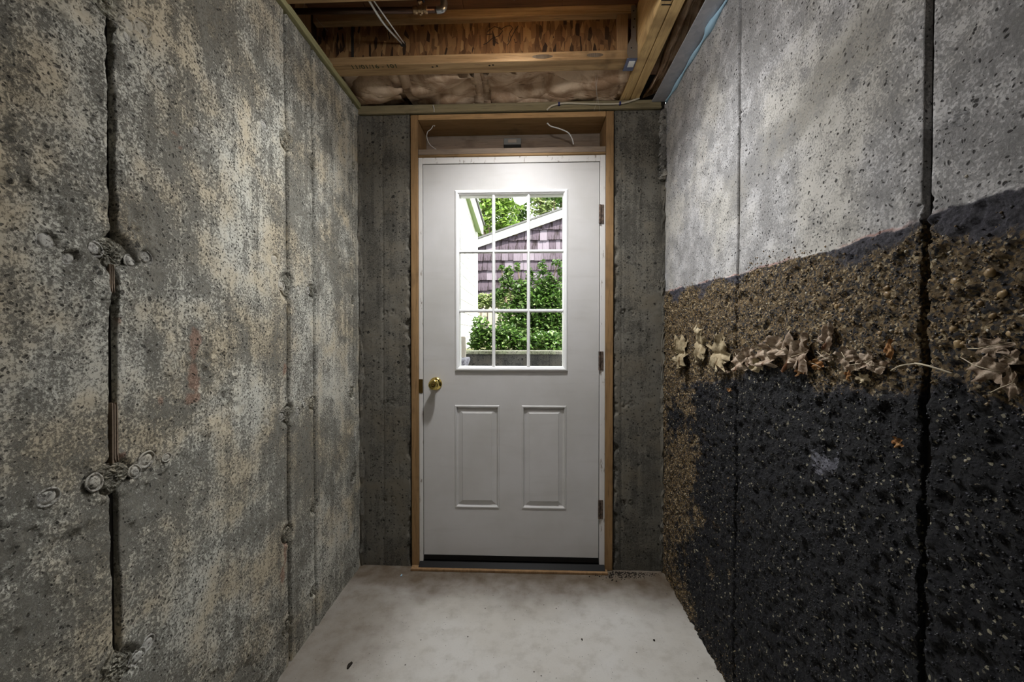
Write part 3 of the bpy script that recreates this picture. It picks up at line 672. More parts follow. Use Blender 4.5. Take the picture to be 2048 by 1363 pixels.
JZ0, FL = 2.412, 0.038
def joist(y0, lab, detail):
    t = thing('ceiling_joist', lab, 'joist', (0, y0 + 0.035, JZ0), 'wooden I-joists under the subfloor')
    xa, xb = -0.955, 0.468
    bx(xa, xb, y0, y0 + 0.075, JZ0, JZ0 + FL).build('bottom_flange', 'wood_joist', t, 0.003)
    bx(xa, xb, y0, y0 + 0.075, ZF - FL - 0.001, ZF - 0.001).build('top_flange', 'wood_joist', t, 0.003)
    web = bx(xa, xb, y0 + 0.033, y0 + 0.043, JZ0 + FL - 0.004, ZF - FL + 0.004).build('web', 'osb', t)
    if detail:
        st = bx(xb - 0.077, xb - 0.03, y0 + 0.004, y0 + 0.0325, JZ0 + FL + 0.001, ZF - FL - 0.002).build('web_stiffener', 'wood_brown', t, 0.002)
        # knot hole for the cable
        h = atY(806, 88, y0 + 0.033)
        MB().lathe((h.x, y0 + 0.0335, h.z), (0, -1, 0), [(0.013, 0.0), (0.013, 0.0012)], 20).build('hole', 'void', web)
        # dark band where two web boards meet
        s = atY(705, 80, y0 + 0.033)
        bx(s.x - 0.006, s.x + 0.006, y0 + 0.0318, y0 + 0.0334, JZ0 + FL, ZF - FL).build('web_joint', 'void', web)
        # knots on the flange
        for x, y, w in ((1085, 113, 0.045), (1190, 110, 0.036)):
            k = atY(x, y, y0); mb = MB()
            mb.prism([(k.x + w * math.cos(a * 0.3142) , k.z + 0.009 * math.sin(a * 0.3142)) for a in range(20)], 1, y0 - 0.0006, y0 + 0.001); mb.build('knot', 'bark', t)
        # ink stamp on the underside
        cu = bpy.data.curves.new('stamp', 'FONT'); cu.body = '11/01/16 - 101'; cu.size = 0.036; cu.extrude = 0.0002
        to = bpy.data.objects.new('stamp_tmp', cu); col.objects.link(to)
        dg = bpy.context.evaluated_depsgraph_get(); me = bpy.data.meshes.new_from_object(to.evaluated_get(dg)); bpy.data.objects.remove(to)
        me.transform(Matrix.Rotation(math.pi, 4, 'X'))
        k = at(2, JZ0, 700, 132); me.transform(Matrix.Translation((k.x, y0 + 0.022, JZ0 - 0.0005)))
        finish('ink_stamp', me, 'ink', t)
        for x, y in ((865, 134), (874, 132), (979, 131), (986, 130)):
            k = at(2, JZ0, x, y); MB().lathe((k.x, k.y, JZ0), (0, 0, -1), [(0.005, 0), (0.003, 0.0006)], 10).build('ink_dot', 'pencil', t)
        # marker scribble on the web
        S = [[(350, 410), (190, 430), (230, 330), (420, 190), (600, 250), (660, 320), (560, 460), (400, 520), (400, 600), (540, 690)], [(600, 280), (760, 180), (900, 170), (960, 240), (870, 380), (840, 500), (820, 640)],
             [(1120, 170), (1030, 300), (940, 470), (860, 640), (800, 740)], [(400, 500), (200, 680), (100, 720)], [(1000, 560), (1030, 660), (1090, 640)]]
        mb = MB()
        for st_ in S: mb.tube([atY(960 + x / 14.63, 40 + y / 14.63, y0 + 0.0328) for x, y in st_], 0.0016, 5)
        mb.build('scribble', 'pencil', web)
    adopt(t); return t
JY = 1.765
joist(JY, 'I-joist with stamped flange nearest the insulation', True)
joist(JY - 0.406, 'I-joist second from the insulation', False)
joist(JY - 0.812, 'I-joist third from the insulation', False)
joist(JY - 1.218, 'I-joist fourth from the insulation', False)

# joist hanger
hg = thing('joist_hanger', 'grey steel joist hanger with white sticker at the joist end', 'hanger', (0.45, JY, JZ0))
q = [(0.440, JZ0 - 0.003), (0.476, JZ0 - 0.003), (0.476, JZ0 + 0.055), (0.470, JZ0 + 0.075), (0.470, ZF - 0.012), (0.449, ZF - 0.012), (0.449, JZ0 + 0.085), (0.434, JZ0 + 0.055), (0.432, JZ0 + 0.02)]
MB().prism(q, 1, JY - 0.004, JY - 0.0015).build('side_strap', 'hanger', hg)
bx(0.432, 0.476, JY - 0.004, JY + 0.078, JZ0 - 0.004, JZ0 - 0.0015).build('seat', 'hanger_seat', hg)
bx(0.445, 0.471, JY + 0.012, JY + 0.05, JZ0 - 0.0055, JZ0 - 0.0042).build('sticker', 'sticker', hg)
for dx, dz, r in ((0.449, 0.036, 0.0024), (0.462, 0.032, 0.0024)):
    MB().lathe((dx, JY - 0.004, JZ0 + dz), (0, -1, 0), [(r, 0), (r * 0.7, 0.0016)], 10).build('nail_head', 'solder', hg)
for dx, dz in ((0.450, 0.042), (0.459, 0.13), (0.459, 0.20), (0.463, 0.165)):
    MB().lathe((dx, JY - 0.004, JZ0 + dz), (0, -1, 0), [(0.0032, 0), (0.0032, 0.0005)], 10).build('nail_hole', 'void', hg)
adopt(hg)

# doubled beam along the right
bm_ = thing('ceiling_beam', 'doubled golden wood beam running from the joist hanger to the end wall', 'beam', (0.52, 0.5, JZ0))
BX0 = at(2, JZ0, 1321, 0).x
bx(BX0, BX0 + 0.0435, YB, D + 0.05, JZ0 - 0.002, ZF - 0.001).build('ply', 'wood_beam', bm_, 0.003)
bx(BX0 + 0.046, BX0 + 0.0885, YB, D + 0.05, JZ0 - 0.002, ZF - 0.001).build('ply', 'wood_beam', bm_, 0.003)
for y0, y1 in ((-1, 1.5), (8.2, 10.5)):
    a, b, c, d_ = (at(2, JZ0 - 0.0025, x, y) for x, y in ((1324, y0), (1343, y0), (1343, y1), (1322, y1)))
    MB().prism([(p.x, p.y) for p in (a, b, c, d_)], 2, JZ0 - 0.0030, JZ0 - 0.0018).build('marker_stroke', 'pencil', bm_)
adopt(bm_)

# galvanised strip and blue foam on the right wall
gs = tag(bx(at(2, WT, 1413, 0).x, XR + 0.12, YB, D - 0.006, WT + 0.004, WT + 0.009).build('steel_strip', 'galv', None, 0.001), 'galvanised steel strip overhanging the top of the tarred wall', 'metal strip')
mb = MB(); n = 70; rr = random.Random(12); pts = []; rad = []
for i in range(n + 1):
    y = 0.2 + (D - 0.03 - 0.2) * i / n
    pts.append((XR - 0.004, y, WT - 0.0095 - 0.002 * math.sin(i * 0.6))); rad.append(0.007 + 0.003 * math.sin(i * 0.9) + (0.010 * math.exp(-((y - 1.56) / 0.03) ** 2)))
tag(mb.tube(pts, rad, 8).build('foam_sealer', 'foam', None, 0, True), 'light blue foam sealer squeezed out under the galvanised strip', 'foam strip')

# insulation batts above the end sill
def batt(x0, x1, zb, seed, lab, y0=1.87, y1=2.16):
    def place(u, v, d):
        # v runs 0..1 along the sagging surface from the joist flange to the rim
        edge = zb + 0.030 * fbm(u, u * 0 + 2.0, 5, 3, seed + 1)
        y = y0 + (y1 - y0) * v
        z = 2.475 + 0.02 * np.sin(v * 5 + u * 6) + (edge - 2.475) * sstep(v, 0.15, 0.95) * (0.75 + 0.35 * np.sin(u * 7 + seed))
        return (u, y - 0.5 * d, z - d)
    def disp(U, V): return 0.06 * fbm(U + 0.2 * V, V * 0.4, 5, 3, seed, 0.45) + 0.012 * np.sin(14 * U + 9 * V + 6 * fbm(U, V, 4, 2, seed + 4)) + 0.003 * fbm(U, V, 40, 3, seed + 6)
    o = panel('insulation_batt', x0, x1, 0, 1, 0.012, place, 'insul', None, disp, None, -0.02)
    so = o.modifiers.new('thick', 'SOLIDIFY'); so.thickness = 0.05; so.offset = 0
    return tag(o, lab, 'insulation', 'fibreglass batts above the end sill')
batt(-0.93, -0.625, 2.475, 402, 'short brown insulation piece in the ceiling corner above the seamed wall')
batt(-0.60, -0.235, 2.43, 412, 'torn brown fibreglass insulation hanging above the knob side of the door')
batt(-0.21, 0.47, 2.432, 424, 'long brown fibreglass insulation roll bulging over the stapled cable')
def place_s(u, v, d): return (0.60 + 0.16 * v, u, 2.46 + 0.03 * np.sin(u * 9) + 0.06 * v - d)
o = panel('insulation_batt', 1.2, 2.14, 0, 1, 0.015, place_s, 'insul', None, lambda U, V: 0.05 * fbm(U, V, 6, 4, 440, 0.55), None, -0.02)
tag(o, 'brown insulation tucked between the beam and the galvanised strip', 'insulation', 'fibreglass batts above the end sill')

# water pipe with valve
PY = 1.60
wp = thing('water_pipe', 'dark copper water pipe with stop valve crossing under the subfloor', 'pipe', (0, PY, 2.6))
pl, pr_ = atY(570, 23, PY), atY(882, 20, PY)
MB().tube([Vector((-0.982, PY, pl.z)), pr_], 0.011, 14).build('pipe_run', 'copper', wp, 0, True)
MB().tube(spline([pr_ - Vector((0.018, 0, 0)), pr_ + Vector((0.006, 0, 0.003)), pr_ + Vector((0.013, 0, 0.02)), pr_ + Vector((0.011, -0.004, 0.035))], 6), [0.0135] * 19, 14).build('elbow', 'solder', wp, 0, True)
MB().tube([pr_ + Vector((0.011, -0.003, 0.03)), pr_ + Vector((0.0, -0.02, 0.078))], 0.0075, 12).build('riser', 'cable_tan', wp, 0, True)
vc = atY(841, 20, PY)
vb = MB().lathe(vc - Vector((0.030, 0, 0)), (1, 0, 0), [(0.012, 0), (0.0145, 0.002), (0.0145, 0.016), (0.011, 0.019), (0.016, 0.025), (0.016, 0.036), (0.011, 0.042), (0.0145, 0.045), (0.0145, 0.058), (0.012, 0.06)], 16).build('valve_body', 'bronze', wp, 0, True)
MB().lathe(vc + Vector((0, 0, 0.0)), (0, -0.35, 0.94), [(0.007, 0), (0.007, 0.02), (0.011, 0.022), (0.011, 0.028), (0.004, 0.03), (0.004, 0.034)], 14).build('valve_stem', 'bronze', vb, 0, True)
hv = MB(); hc = vc + Vector((0, -0.012, 0.036))
hv.lathe(hc, (0, -0.35, 0.94), [(0.006, -0.003), (0.026 * 0.55, -0.002), (0.026 * 0.55, 0.003), (0.006, 0.004)], 16)
for k in range(6):
    a = k * math.pi / 3; hv.lathe(hc + Vector((0.019 * math.cos(a), 0.019 * math.sin(a), 0.003 * math.sin(a))), (0, -0.35, 0.94), [(0.006, -0.003), (0.008, 0), (0.006, 0.004)], 10)
hv.build('valve_handle', 'handle', vb, 0, True)
MB().lathe(vc - Vector((0, 0, 0.012)), (0, 0, -1), [(0.005, 0), (0.005, 0.008), (0.003, 0.009)], 10).build('drain_plug', 'bronze', wp)
adopt(wp)

# two white cables to the hole in the web
hh = atY(806, 88, JY + 0.03)
for k, (x, y0, lab) in enumerate(((733, 1.45, 'thicker white cable running into the hole in the joist web'), (741, 1.46, 'thin white cable beside the thicker one in the web hole'))):
    a = at(1, 1.42, x, -8)
    m1 = at(1, 1.60, 766 + k * 12, 45); b = hh + Vector((-0.006 + 0.011 * k, 0.0, 0.003))
    tag(MB().tube(spline([a, m1, b], 8), (0.0042, 0.0026)[k], 8).build('electrical_cable', 'cable', None, 0, True), lab, 'cable')

# cable stapled along the end sill
ce2 = thing('electrical_cable', 'cream cable stapled along the end sill with two blue staples', 'cable', tuple(atY(1190, 208)))
pp = [(1094, 220), (1103, 212), (1118, 208), (1135, 206), (1165, 207), (1200, 208), (1240, 207), (1262, 202), (1279, 196)]
MB().tube(spline([atY(x, y, D - 0.011) for x, y in pp], 6), 0.0046, 8).build('sheath', 'cable_tan', ce2, 0, True)
for x, y in ((1118, 208), (1240, 207)):
    p = atY(x, y, D - 0.011)
    MB().box(p.x - 0.005, p.x + 0.005, D - 0.018, D - 0.0035, p.z - 0.007, p.z + 0.008).build('cable_staple', 'staple', ce2, 0.002)
adopt(ce2)
tag(MB().tube([atY(866, 210, D - 0.012), atY(868, 217, D - 0.013), atY(868, 224, D - 0.012)], 0.002, 6).build('electrical_cable', 'cable', None, 0, True), 'tiny white cable end poking down in front of the end sill', 'cable')

# ================================================================== DOOR FRAME
ZB0, ZB1 = 0.0, 2.355
bk = thing('door_buck', 'brown wooden rough frame around the white door', 'door frame', (-0.08, D, 0))
bx(BXL + 0.0015, -0.566, D - 0.004, D + 0.19, ZB0, ZB1).build('stud', 'wood_buck_v', bk, 0.003)
bx(0.402, BXR - 0.0015, D - 0.004, D + 0.19, ZB0, ZB1).build('stud', 'wood_buck_v', bk, 0.003)
bx(-0.565, 0.401, D - 0.004, D + 0.19, 2.328, ZB1).build('header', 'wood_buck_h', bk, 0.003)
bx(-0.565, 0.401, D + 0.165, D + 0.19, 2.137, 2.327).build('back_board', 'wood_dull', bk, 0.002)
bx(-0.565, 0.401, D - 0.002, D + 0.164, 2.150, 2.178).build('ledge_board', 'wood_dull', bk, 0.002)
MB().tube([(-0.565, D + 0.004, 2.143), (0.401, D + 0.004, 2.143)], 0.0085, 10).build('ledge_lit_edge', 'wood_joist', bk, 0, True)  # lit lower edge of the ledge, made as a lighter golden strip
adopt(bk)

gb = thing('junction_box', 'small grey box fixed inside the open space above the door', 'box', (-0.08, D + 0.16, 2.22))
c = atY(1025, 287, D + 0.15)
bx(c.x - 0.048, c.x + 0.048, D + 0.135, D + 0.1645, c.z - 0.022, c.z + 0.024).build('housing', 'greybox', gb, 0.003)
bx(c.x - 0.048, c.x + 0.048, D + 0.132, D + 0.1345, c.z - 0.027, c.z - 0.013).build('lower_lip', 'black', gb, 0.001)
bx(c.x - 0.024, c.x + 0.022, D + 0.1335, D + 0.1345, c.z - 0.003, c.z + 0.015).build('cover_plate', 'hanger', gb, 0.001)
adopt(gb)
for pts, r, lab, m in ((((869, 247), (862, 258), (855, 264), (854, 276), (860, 289), (873, 299)), 0.0017, 'thin white wire curling down above the knob side of the door', 'cable'),
                       (((1095, 246), (1101, 252), (1118, 257), (1136, 265), (1144, 277), (1147, 289)), 0.0034, 'thicker white wire hanging above the hinge side of the door', 'cable')):
    P = [atY(x, y, D + 0.05) for x, y in pts]; P[0] = atY(*pts[0], D + 0.05)
    P.insert(0, Vector((P[0].x, P[0].y, 2.322)))
    tag(MB().tube(spline(P, 6), r, 7).build('loose_wire', m, None, 0, True), lab, 'wire')
P = [atY(x, y, D + 0.1) for x, y in ((895, 298), (902, 296), (912, 296))]

# white jamb, threshold
jm = tag(bpy.data.objects.new('trim_1', None), 'scuffed white door jamb with dark threshold', 'door jamb', kind='structure'); col.objects.link(jm)
DX0, DX1, DZ0, DZ1 = -0.541, 0.370, 0.062, 2.100
bx(-0.565, -0.5445, D + 0.001, D + 0.11, 0.02, 2.137).build('jamb', 'jamb', jm, 0.0015)
bx(0.3735, 0.401, D + 0.001, D + 0.11, 0.02, 2.137).build('jamb', 'jamb', jm, 0.0015)
bx(-0.5445, 0.3735, D + 0.001, D + 0.11, 2.1035, 2.136).build('head_jamb', 'jamb', jm, 0.0015)
bx(-0.5445, -0.530, D + 0.053, D + 0.11, 0.03, 2.1035).build('door_stop', 'black', jm)
bx(0.359, 0.3735, D + 0.053, D + 0.11, 0.03, 2.1035).build('door_stop', 'black', jm)
bx(-0.530, 0.359, D + 0.053, D + 0.11, 2.090, 2.1035).build('door_stop', 'black', jm)
MB().prism([(D - 0.03, 0.0), (D + 0.13, 0.0), (D + 0.13, 0.03), (D + 0.05, 0.035), (D + 0.0, 0.028), (D - 0.03, 0.012)], 0, -0.563, 0.400).build('threshold', 'black', jm, 0.002)
bx(-0.60, 0.41, D - 0.045, D - 0.008, 0.0, 0.012).build('threshold_board', 'wood_brown', jm, 0.002)
sp = bx(-0.5655, -0.5440, D - 0.001, D + 0.001, 0.913, 0.985).build('strike_plate', 'brass_dark', jm)

# ================================================================== DOOR
dr = tag(bpy.data.objects.new('door_1', None), 'white panelled door with nine-pane window and brass knob', 'door', kind='structure'); col.objects.link(dr)
dr.location = (0, D, 0)
F = 0.004                                # slab face lies this far behind the wall face
YF, YK = F, F + 0.044
LX0, LX1, LZ0, LZ1 = -0.372, 0.207, 1.031, 1.962            # outside of the lite moulding
px0, px1, px2, px3 = -0.378, -0.142, -0.028, 0.204
pz0, pz1 = 0.310, 0.850
sl = MB()
g = 0.012
HX0, HX1, HZ0, HZ1 = LX0 + g, LX1 - g, LZ0 + g, LZ1 - g
xs = [DX0, HX0, HX1, DX1]
sl.box(DX0, HX0, YF, YK, HZ0, HZ1); sl.box(HX1, DX1, YF, YK, HZ0, HZ1)
sl.box(DX0, DX1, YF, YK, HZ1, DZ1); sl.box(DX0, DX1, YF, YK, pz1, HZ0); sl.box(DX0, DX1, YF, YK, DZ0, pz0)
sl.box(DX0, px0, YF, YK, pz0, pz1); sl.box(px1, px2, YF, YK, pz0, pz1); sl.box(px3, DX1, YF, YK, pz0, pz1)
sl.box(px0, px1, YF + 0.014, YK, pz0, pz1); sl.box(px2, px3, YF + 0.014, YK, pz0, pz1)
slab = sl.build('slab', 'paint', dr)
for a, b in ((px0, px1), (px2, px3)):
    rs = []
    for ins, dep in ((0, 0), (0.004, 0.003), (0.009, 0.003), (0.013, -0.006), (0.018, -0.009), (0.040, -0.003), (0.042, -0.0005), (0.046, -0.0005)):
        rs.append((a + ins, b - ins, pz0 + ins, pz1 - ins, dep))
    mb = MB().rings(rs, YF)
    x0, x1, z0, z1, dd = rs[-1]; mb.quad((x0, YF - dd, z0), (x1, YF - dd, z0), (x1, YF - dd, z1), (x0, YF - dd, z1))
    mb.build('raised_panel', 'paint', dr)
lf = MB()
for Ysgn in (0,):
    rs = [(LX0 + i, LX1 - i, LZ0 + i, LZ1 - i, d) for i, d in ((-0.004, 0.0), (0, 0.007), (0.006, 0.011), (0.012, 0.010), (0.016, 0.005), (0.019, 0.004), (0.021, -0.012))]
    lf.rings(rs, YF)
i = 0.021
lf.box(LX0 + 0.010, LX0 + i, YF + 0.010, YK + 0.008, LZ0 + 0.010, LZ1 - 0.010); lf.box(LX1 - i, LX1 - 0.010, YF + 0.010, YK + 0.008, LZ0 + 0.010, LZ1 - 0.010)
lf.box(LX0 + i, LX1 - i, YF + 0.010, YK + 0.008, LZ1 - i, LZ1 - 0.010); lf.box(LX0 + i, LX1 - i, YF + 0.010, YK + 0.008, LZ0 + 0.010, LZ0 + i)
lite = lf.build('window_frame', 'paint_white', dr)
OX0, OX1, OZ0, OZ1 = LX0 + 0.021, LX1 - 0.021, LZ0 + 0.021, LZ1 - 0.021
MX = [atY(987, 600, D + F).x, atY(1057, 600, D + F).x]; MZ = [atY(1020, 621, D + F).z, atY(1020, 502, D + F).z]
def bar(x0, x1, z0, z1, vert):
    mb = MB()
    if vert:
        c = (x0 + x1) / 2; pr = [(x0, YF + 0.014), (x0, YF + 0.006), (c - 0.003, YF - 0.002), (c + 0.003, YF - 0.002), (x1, YF + 0.006), (x1, YF + 0.014)]
        mb.prism(pr, 2, z0, z1)
    else:
        c = (z0 + z1) / 2; pr = [(YF + 0.014, z0), (YF + 0.006, z0), (YF - 0.0015, c - 0.003), (YF - 0.0015, c + 0.003), (YF + 0.006, z1), (YF + 0.014, z1)]
        mb.prism(pr, 0, x0, x1)
    return mb.build('muntin', 'paint_white', lite)
for x in MX: bar(x - 0.0085, x + 0.0085, OZ0, OZ1, True)
for z in MZ: bar(OX0, OX1, z - 0.0085, z + 0.0085, False)
gx = [OX0] + MX + [OX1]; gz = [OZ0] + MZ + [OZ1]
for a in range(3):
    for b in range(3):
        bx(gx[a] - 0.003, gx[a + 1] + 0.003, YF + 0.018, YF + 0.021, gz[b] - 0.003, gz[b + 1] + 0.003).build('pane', 'glass', lite)
# knob
kx, kz = atY(871, 767, D).x, atY(871, 767, D).z
kn = MB().lathe((kx, YF, kz), (0, -1, 0), [(0.034, -0.001), (0.034, 0.002), (0.031, 0.006), (0.024, 0.009), (0.015, 0.012), (0.013, 0.016), (0.0125, 0.022)], 32).build('knob', 'brass', dr, 0, True)
MB().lathe((kx, YF, kz), (0, -1, 0), [(0.012, 0.020), (0.016, 0.026), (0.023, 0.034), (0.0265, 0.044), (0.0265, 0.052), (0.024, 0.058), (0.020, 0.060), (0.0175, 0.0585), (0.015, 0.0585)], 32).build('knob_ball', 'brass', kn, 0, True)
MB().lathe((kx, YF, kz), (0, -1, 0), [(0.0105, 0.0575), (0.0105, 0.0615), (0.009, 0.0625)], 20).build('lock_button', 'brass_dark', kn, 0, True)
bx(kx - 0.0075, kx + 0.0075, YF - 0.0645, YF - 0.0615, kz - 0.002, kz + 0.002).build('turn_piece', 'brass', kn, 0.0008)
# hinges on the right
for y in (428, 721, 1018):
    z = atY(1200, y).z
    h = MB().box(0.3705, 0.3730, YF - 0.003, YF + 0.03, z - 0.048, z + 0.048).build('hinge', 'hinge', dr)
    MB().box(0.3745, 0.392, -0.0022, 0.0012, z - 0.048, z + 0.048).build('leaf_plate', 'hinge', h)
    for k in range(5):
        MB().lathe((0.3725, YF - 0.007, z - 0.048 + 0.0193 * k), (0, 0, 1), [(0.0058, 0), (0.0058, 0.0185)], 12).build('knuckle', 'hinge', h)
bx(DX0, DX1, YF - 0.001, YK, DZ0 - 0.026, DZ0 - 0.001).build('door_sweep', 'black', dr)
# plain back of the lite seen from outside
# ================================================================== LEAVES AND LITTER
def crumpled(name, label, c, w, h, rot, seed, m='dry', lobes=5, stem=True, sharp=0.35, flat=1.0, rag=0.10):
    """dead leaf stuck to the tarred wall: c on the wall face, w along the wall, h upwards"""
    rr = random.Random(seed); ns = np.random.RandomState(seed)
    t = thing(name, label, 'leaf', (XR - 0.008, c.y, c.z))
    R_, S_ = 7, 34; mb = MB(); base = 0
    ph = rr.uniform(0, 6.28); pts = []
    ca, sa = math.cos(rot), math.sin(rot)
    def out(u, v):
        e = 0.42 * vnoise(np.array([u * 3.1 + seed]), np.array([v * 3.1 + 5.0]), seed)[0] + 0.30 * vnoise(np.array([u * 8.3]), np.array([v * 8.3 + seed]), seed + 1)[0]
        return e
    rows = []
    for i in range(R_ + 1):
        row = []
        f = i / R_
        for j in range(S_):
            a = 2 * math.pi * j / S_
            L = 1 - sharp * (0.5 + 0.5 * math.cos(lobes * a + ph)) - rag * rr.random()
            if i < R_: L = 1 - (1 - L) * f ** 2
            u, v = math.cos(a) * f * L, math.sin(a) * f * L
            k = out(u + 3, v + 3)
            o_ = 0.010 + flat * (0.030 * k * (0.35 + f) + 0.010 * f * f * math.sin(2 * a + ph) + 0.014 * math.sin(9 * u + 4 * v + ph) * f)
            o_ -= 0.006 * math.exp(-(v / 0.08) ** 2)
            yy, zz = (u * ca - v * sa), (u * sa + v * ca)
            row.append((-max(0.0005, o_ * (w + h) * 4.2), yy * w / 2, zz * h / 2))
        rows.append(row)
    for row in rows: mb.v += row
    for i in range(R_):
        for j in range(S_):
            q_ = (j + 1) % S_; mb.f.append((i * S_ + j, i * S_ + q_, (i + 1) * S_ + q_, (i + 1) * S_ + j))
    blade = mb.build('blade', m, t, 0, True)
    if stem:
        e = rows[R_][0]; f_ = Vector(e); d_ = Vector((0, e[1], e[2])).normalized()
        vein = MB().tube([Vector(rows[R_ - 1][S_ // 2]) + Vector((-0.002, 0, 0)), Vector(rows[0][0]) + Vector((-0.002, 0, 0)), Vector(rows[4][0]) + Vector((-0.002, 0, 0)), f_, f_ + d_ * 0.02 + Vector((0.004, 0, 0.004))], [0.0004, 0.0006, 0.0008, 0.0009, 0.0006], 6).build('stem', 'straw', t, 0, True)
    return t
LG = 'dead leaves stuck to the tarred wall'
LV = [(1371, 706, 34, 92, 0.0, 'dry_tan', 'tan flattened leaf, farthest along the wall toward the door'), (1408, 688, 28, 92, 0.2, 'dry_tan', 'narrow tan flattened leaf, second from the door end of the wall'),
      (1448, 706, 56, 86, 0.0, 'dry_tan', 'broad tan shredded leaf beside the far wall seam'), (1452, 741, 50, 22, 0.1, 'dry', 'curled brown leaf under the broad tan leaf'),
      (1487, 722, 34, 48, 0.6, 'dry', 'small pale leaf just past the far wall seam'), (1507, 712, 30, 44, -0.3, 'dry', 'small greyish leaf between the far seam and the leaf cluster'),
      (1520, 730, 32, 30, 0.2, 'dry_tan', 'little tan leaf scrap low in the leaf cluster'), (1543, 712, 48, 52, 0.9, 'dry', 'crumpled brown leaf in the leaf cluster with a dark fold'),
      (1566, 697, 52, 54, 0.3, 'dry', 'crumpled leaf near the top of the leaf cluster'), (1592, 704, 46, 86, 0.2, 'dry', 'tall folded leaf standing up out of the leaf cluster'),
      (1613, 707, 48, 84, -0.3, 'dry', 'tall pale folded leaf at the end of the leaf cluster'), (1608, 739, 26, 26, 0, 'dry_orange', 'small orange leaf below the tall folded leaves'),
      (1643, 729, 40, 24, 0.4, 'dry_orange', 'rusty leaf scrap between the cluster and the upright thin leaf'), (1667, 672, 26, 70, 0.1, 'dry', 'thin pointed leaf standing upright above the others'),
      (1652, 678, 40, 16, -0.3, 'dry', 'little curled leaf beside the upright thin leaf'), (1662, 715, 50, 18, 0.5, 'dry', 'thin leaf below the upright pointed leaf'),
      (1704, 716, 46, 46, 0.2, 'dry', 'crumpled leaf with dark hollow, first in the lower clump'), (1722, 728, 44, 40, 0.7, 'dry', 'crumpled middle leaf of the lower clump'),
      (1748, 722, 46, 44, -0.4, 'dry', 'ribbed brown leaf of the lower clump'), (1772, 732, 44, 34, 0.1, 'dry', 'striped leaf at the end of the lower clump by the straw'),
      (1736, 755, 34, 22, 0.1, 'dry_tan', 'pale scrap hanging under the lower clump'), (1706, 750, 16, 24, 0, 'dry_orange', 'bright orange scrap under the lower clump'),
      (1790, 697, 22, 44, 0.3, 'dry_orange', 'small dark rusty leaf above the lower clump'), (1992, 738, 84, 62, 0.3, 'dry', 'large crumpled leaf at the end of the straw stalk'),
      (1998, 692, 96, 44, -0.4, 'dry', 'large torn leaf above the big crumpled leaf'), (2034, 716, 52, 46, 0.5, 'dry', 'twisted leaf behind the big crumpled leaf'),
      (2040, 766, 44, 70, -0.4, 'dry', 'leaf hanging below the big crumpled leaf'), (1805, 884, 26, 24, 0.3, 'dry_orange', 'single orange leaf alone on the black tar'),
      (1464, 779, 12, 10, 0, 'dry_orange', 'tiny orange leaf scrap on the tar beside the far seam')]
for k, (x, y, w, h, rot, m, lab) in enumerate(LV):
    c = atR(x, y); a, b = atR(x - w / 2, y), atR(x + w / 2, y); a2, b2 = atR(x, y - h / 2), atR(x, y + h / 2)
    if k < 3: W_, H_ = abs(a.y - b.y) * 0.9, abs(a2.z - b2.z)
    else: W_, H_ = abs(a.y - b.y), abs(a2.z - b2.z)
    W_ = min(W_, 2.2 * H_); o = crumpled('dead_leaf', lab, c, W_ * 1.12, H_ * 1.12, rot, 700 + k, m, 9 if k < 3 else rng.choice((3, 5, 5, 7)), (w > 30 and k > 2), 0.25 if k < 3 else 0.4, 0.45 if k < 3 else 0.8, 0.45 if k < 3 else 0.12)
    o['group'] = LG
a, b = atR(1844, 726), atR(1921, 747)
tag(MB().tube(spline([a + Vector((-0.012, 0, 0)), a.lerp(b, 0.5) + Vector((-0.02, 0, 0.004)), b + Vector((-0.012, 0, 0))], 6), 0.0016, 7).build('straw_stalk', 'straw', None, 0, True), 'pale straight straw stalk leading to the large crumpled leaf', 'straw')
a, b = atR(1795, 741), atR(1846, 727)
tag(MB().tube(spline([a + Vector((-0.012, 0, 0)), a.lerp(b, 0.5) + Vector((-0.016, 0, 0.003)), b + Vector((-0.012, 0, 0))], 6), 0.0014, 7).build('straw_stalk', 'straw', None, 0, True), 'brown straw stalk between the lower leaf clump and the near seam', 'straw')

# floor litter
def chip(name, x, y, s, m, lab, cat, seed):
    p = at(2, 0.0, x, y); rr = random.Random(seed); n = 9; poly = []
    for i in range(n):
        a = 2 * math.pi * i / n; r = s * rr.uniform(0.55, 1.1); poly.append((p.x + r * 0.7 * math.cos(a), p.y + r * 1.3 * math.sin(a)))
    return tag(MB().prism(poly, 2, 0.0005, 0.0005 + s * 0.35).build(name, m, None, 0.001), lab, cat)
chip('wood_chip', 699, 1331, 0.013, 'dirt', 'dark chip lying alone on the floor by the left wall', 'chip', 1)
chip('wood_chip', 1308, 1280, 0.006, 'dirt', 'small dark chip on the pale floor nearer the tarred wall', 'chip', 2)
chip('wood_chip', 1164, 1279, 0.006, 'dirt', 'small dark chip in the middle of the pale floor', 'chip', 3)
chip('paint_flake', 803, 1150, 0.008, 'foam', 'small blue flake on the floor in front of the left frame stud', 'flake', 4)
# crumbs of dirt beside the right foot of the frame
mb = MB(); rr = random.Random(77)
for i in range(420):
    t = rr.random(); x = 0.36 + 0.28 * t ** 0.8 + rr.gauss(0, 0.03); y = D - 0.012 - abs(rr.gauss(0, 0.035)) * (1 - 0.4 * t)
    s = rr.uniform(0.0012, 0.0045) * (1.3 - t); s = max(s, 0.001)
    mb.lathe((min(x, XR - 0.03), y, 0.0), (rr.uniform(-.3, .3), rr.uniform(-.3, .3), 1), [(s, 0), (s * 0.8, s * 0.8), (s * 0.2, s * 1.1)], 5)
tag(mb.build('dirt_crumbs', 'dirt'), 'black dirt crumbs heaped at the right foot of the door frame', 'dirt', kind='stuff')

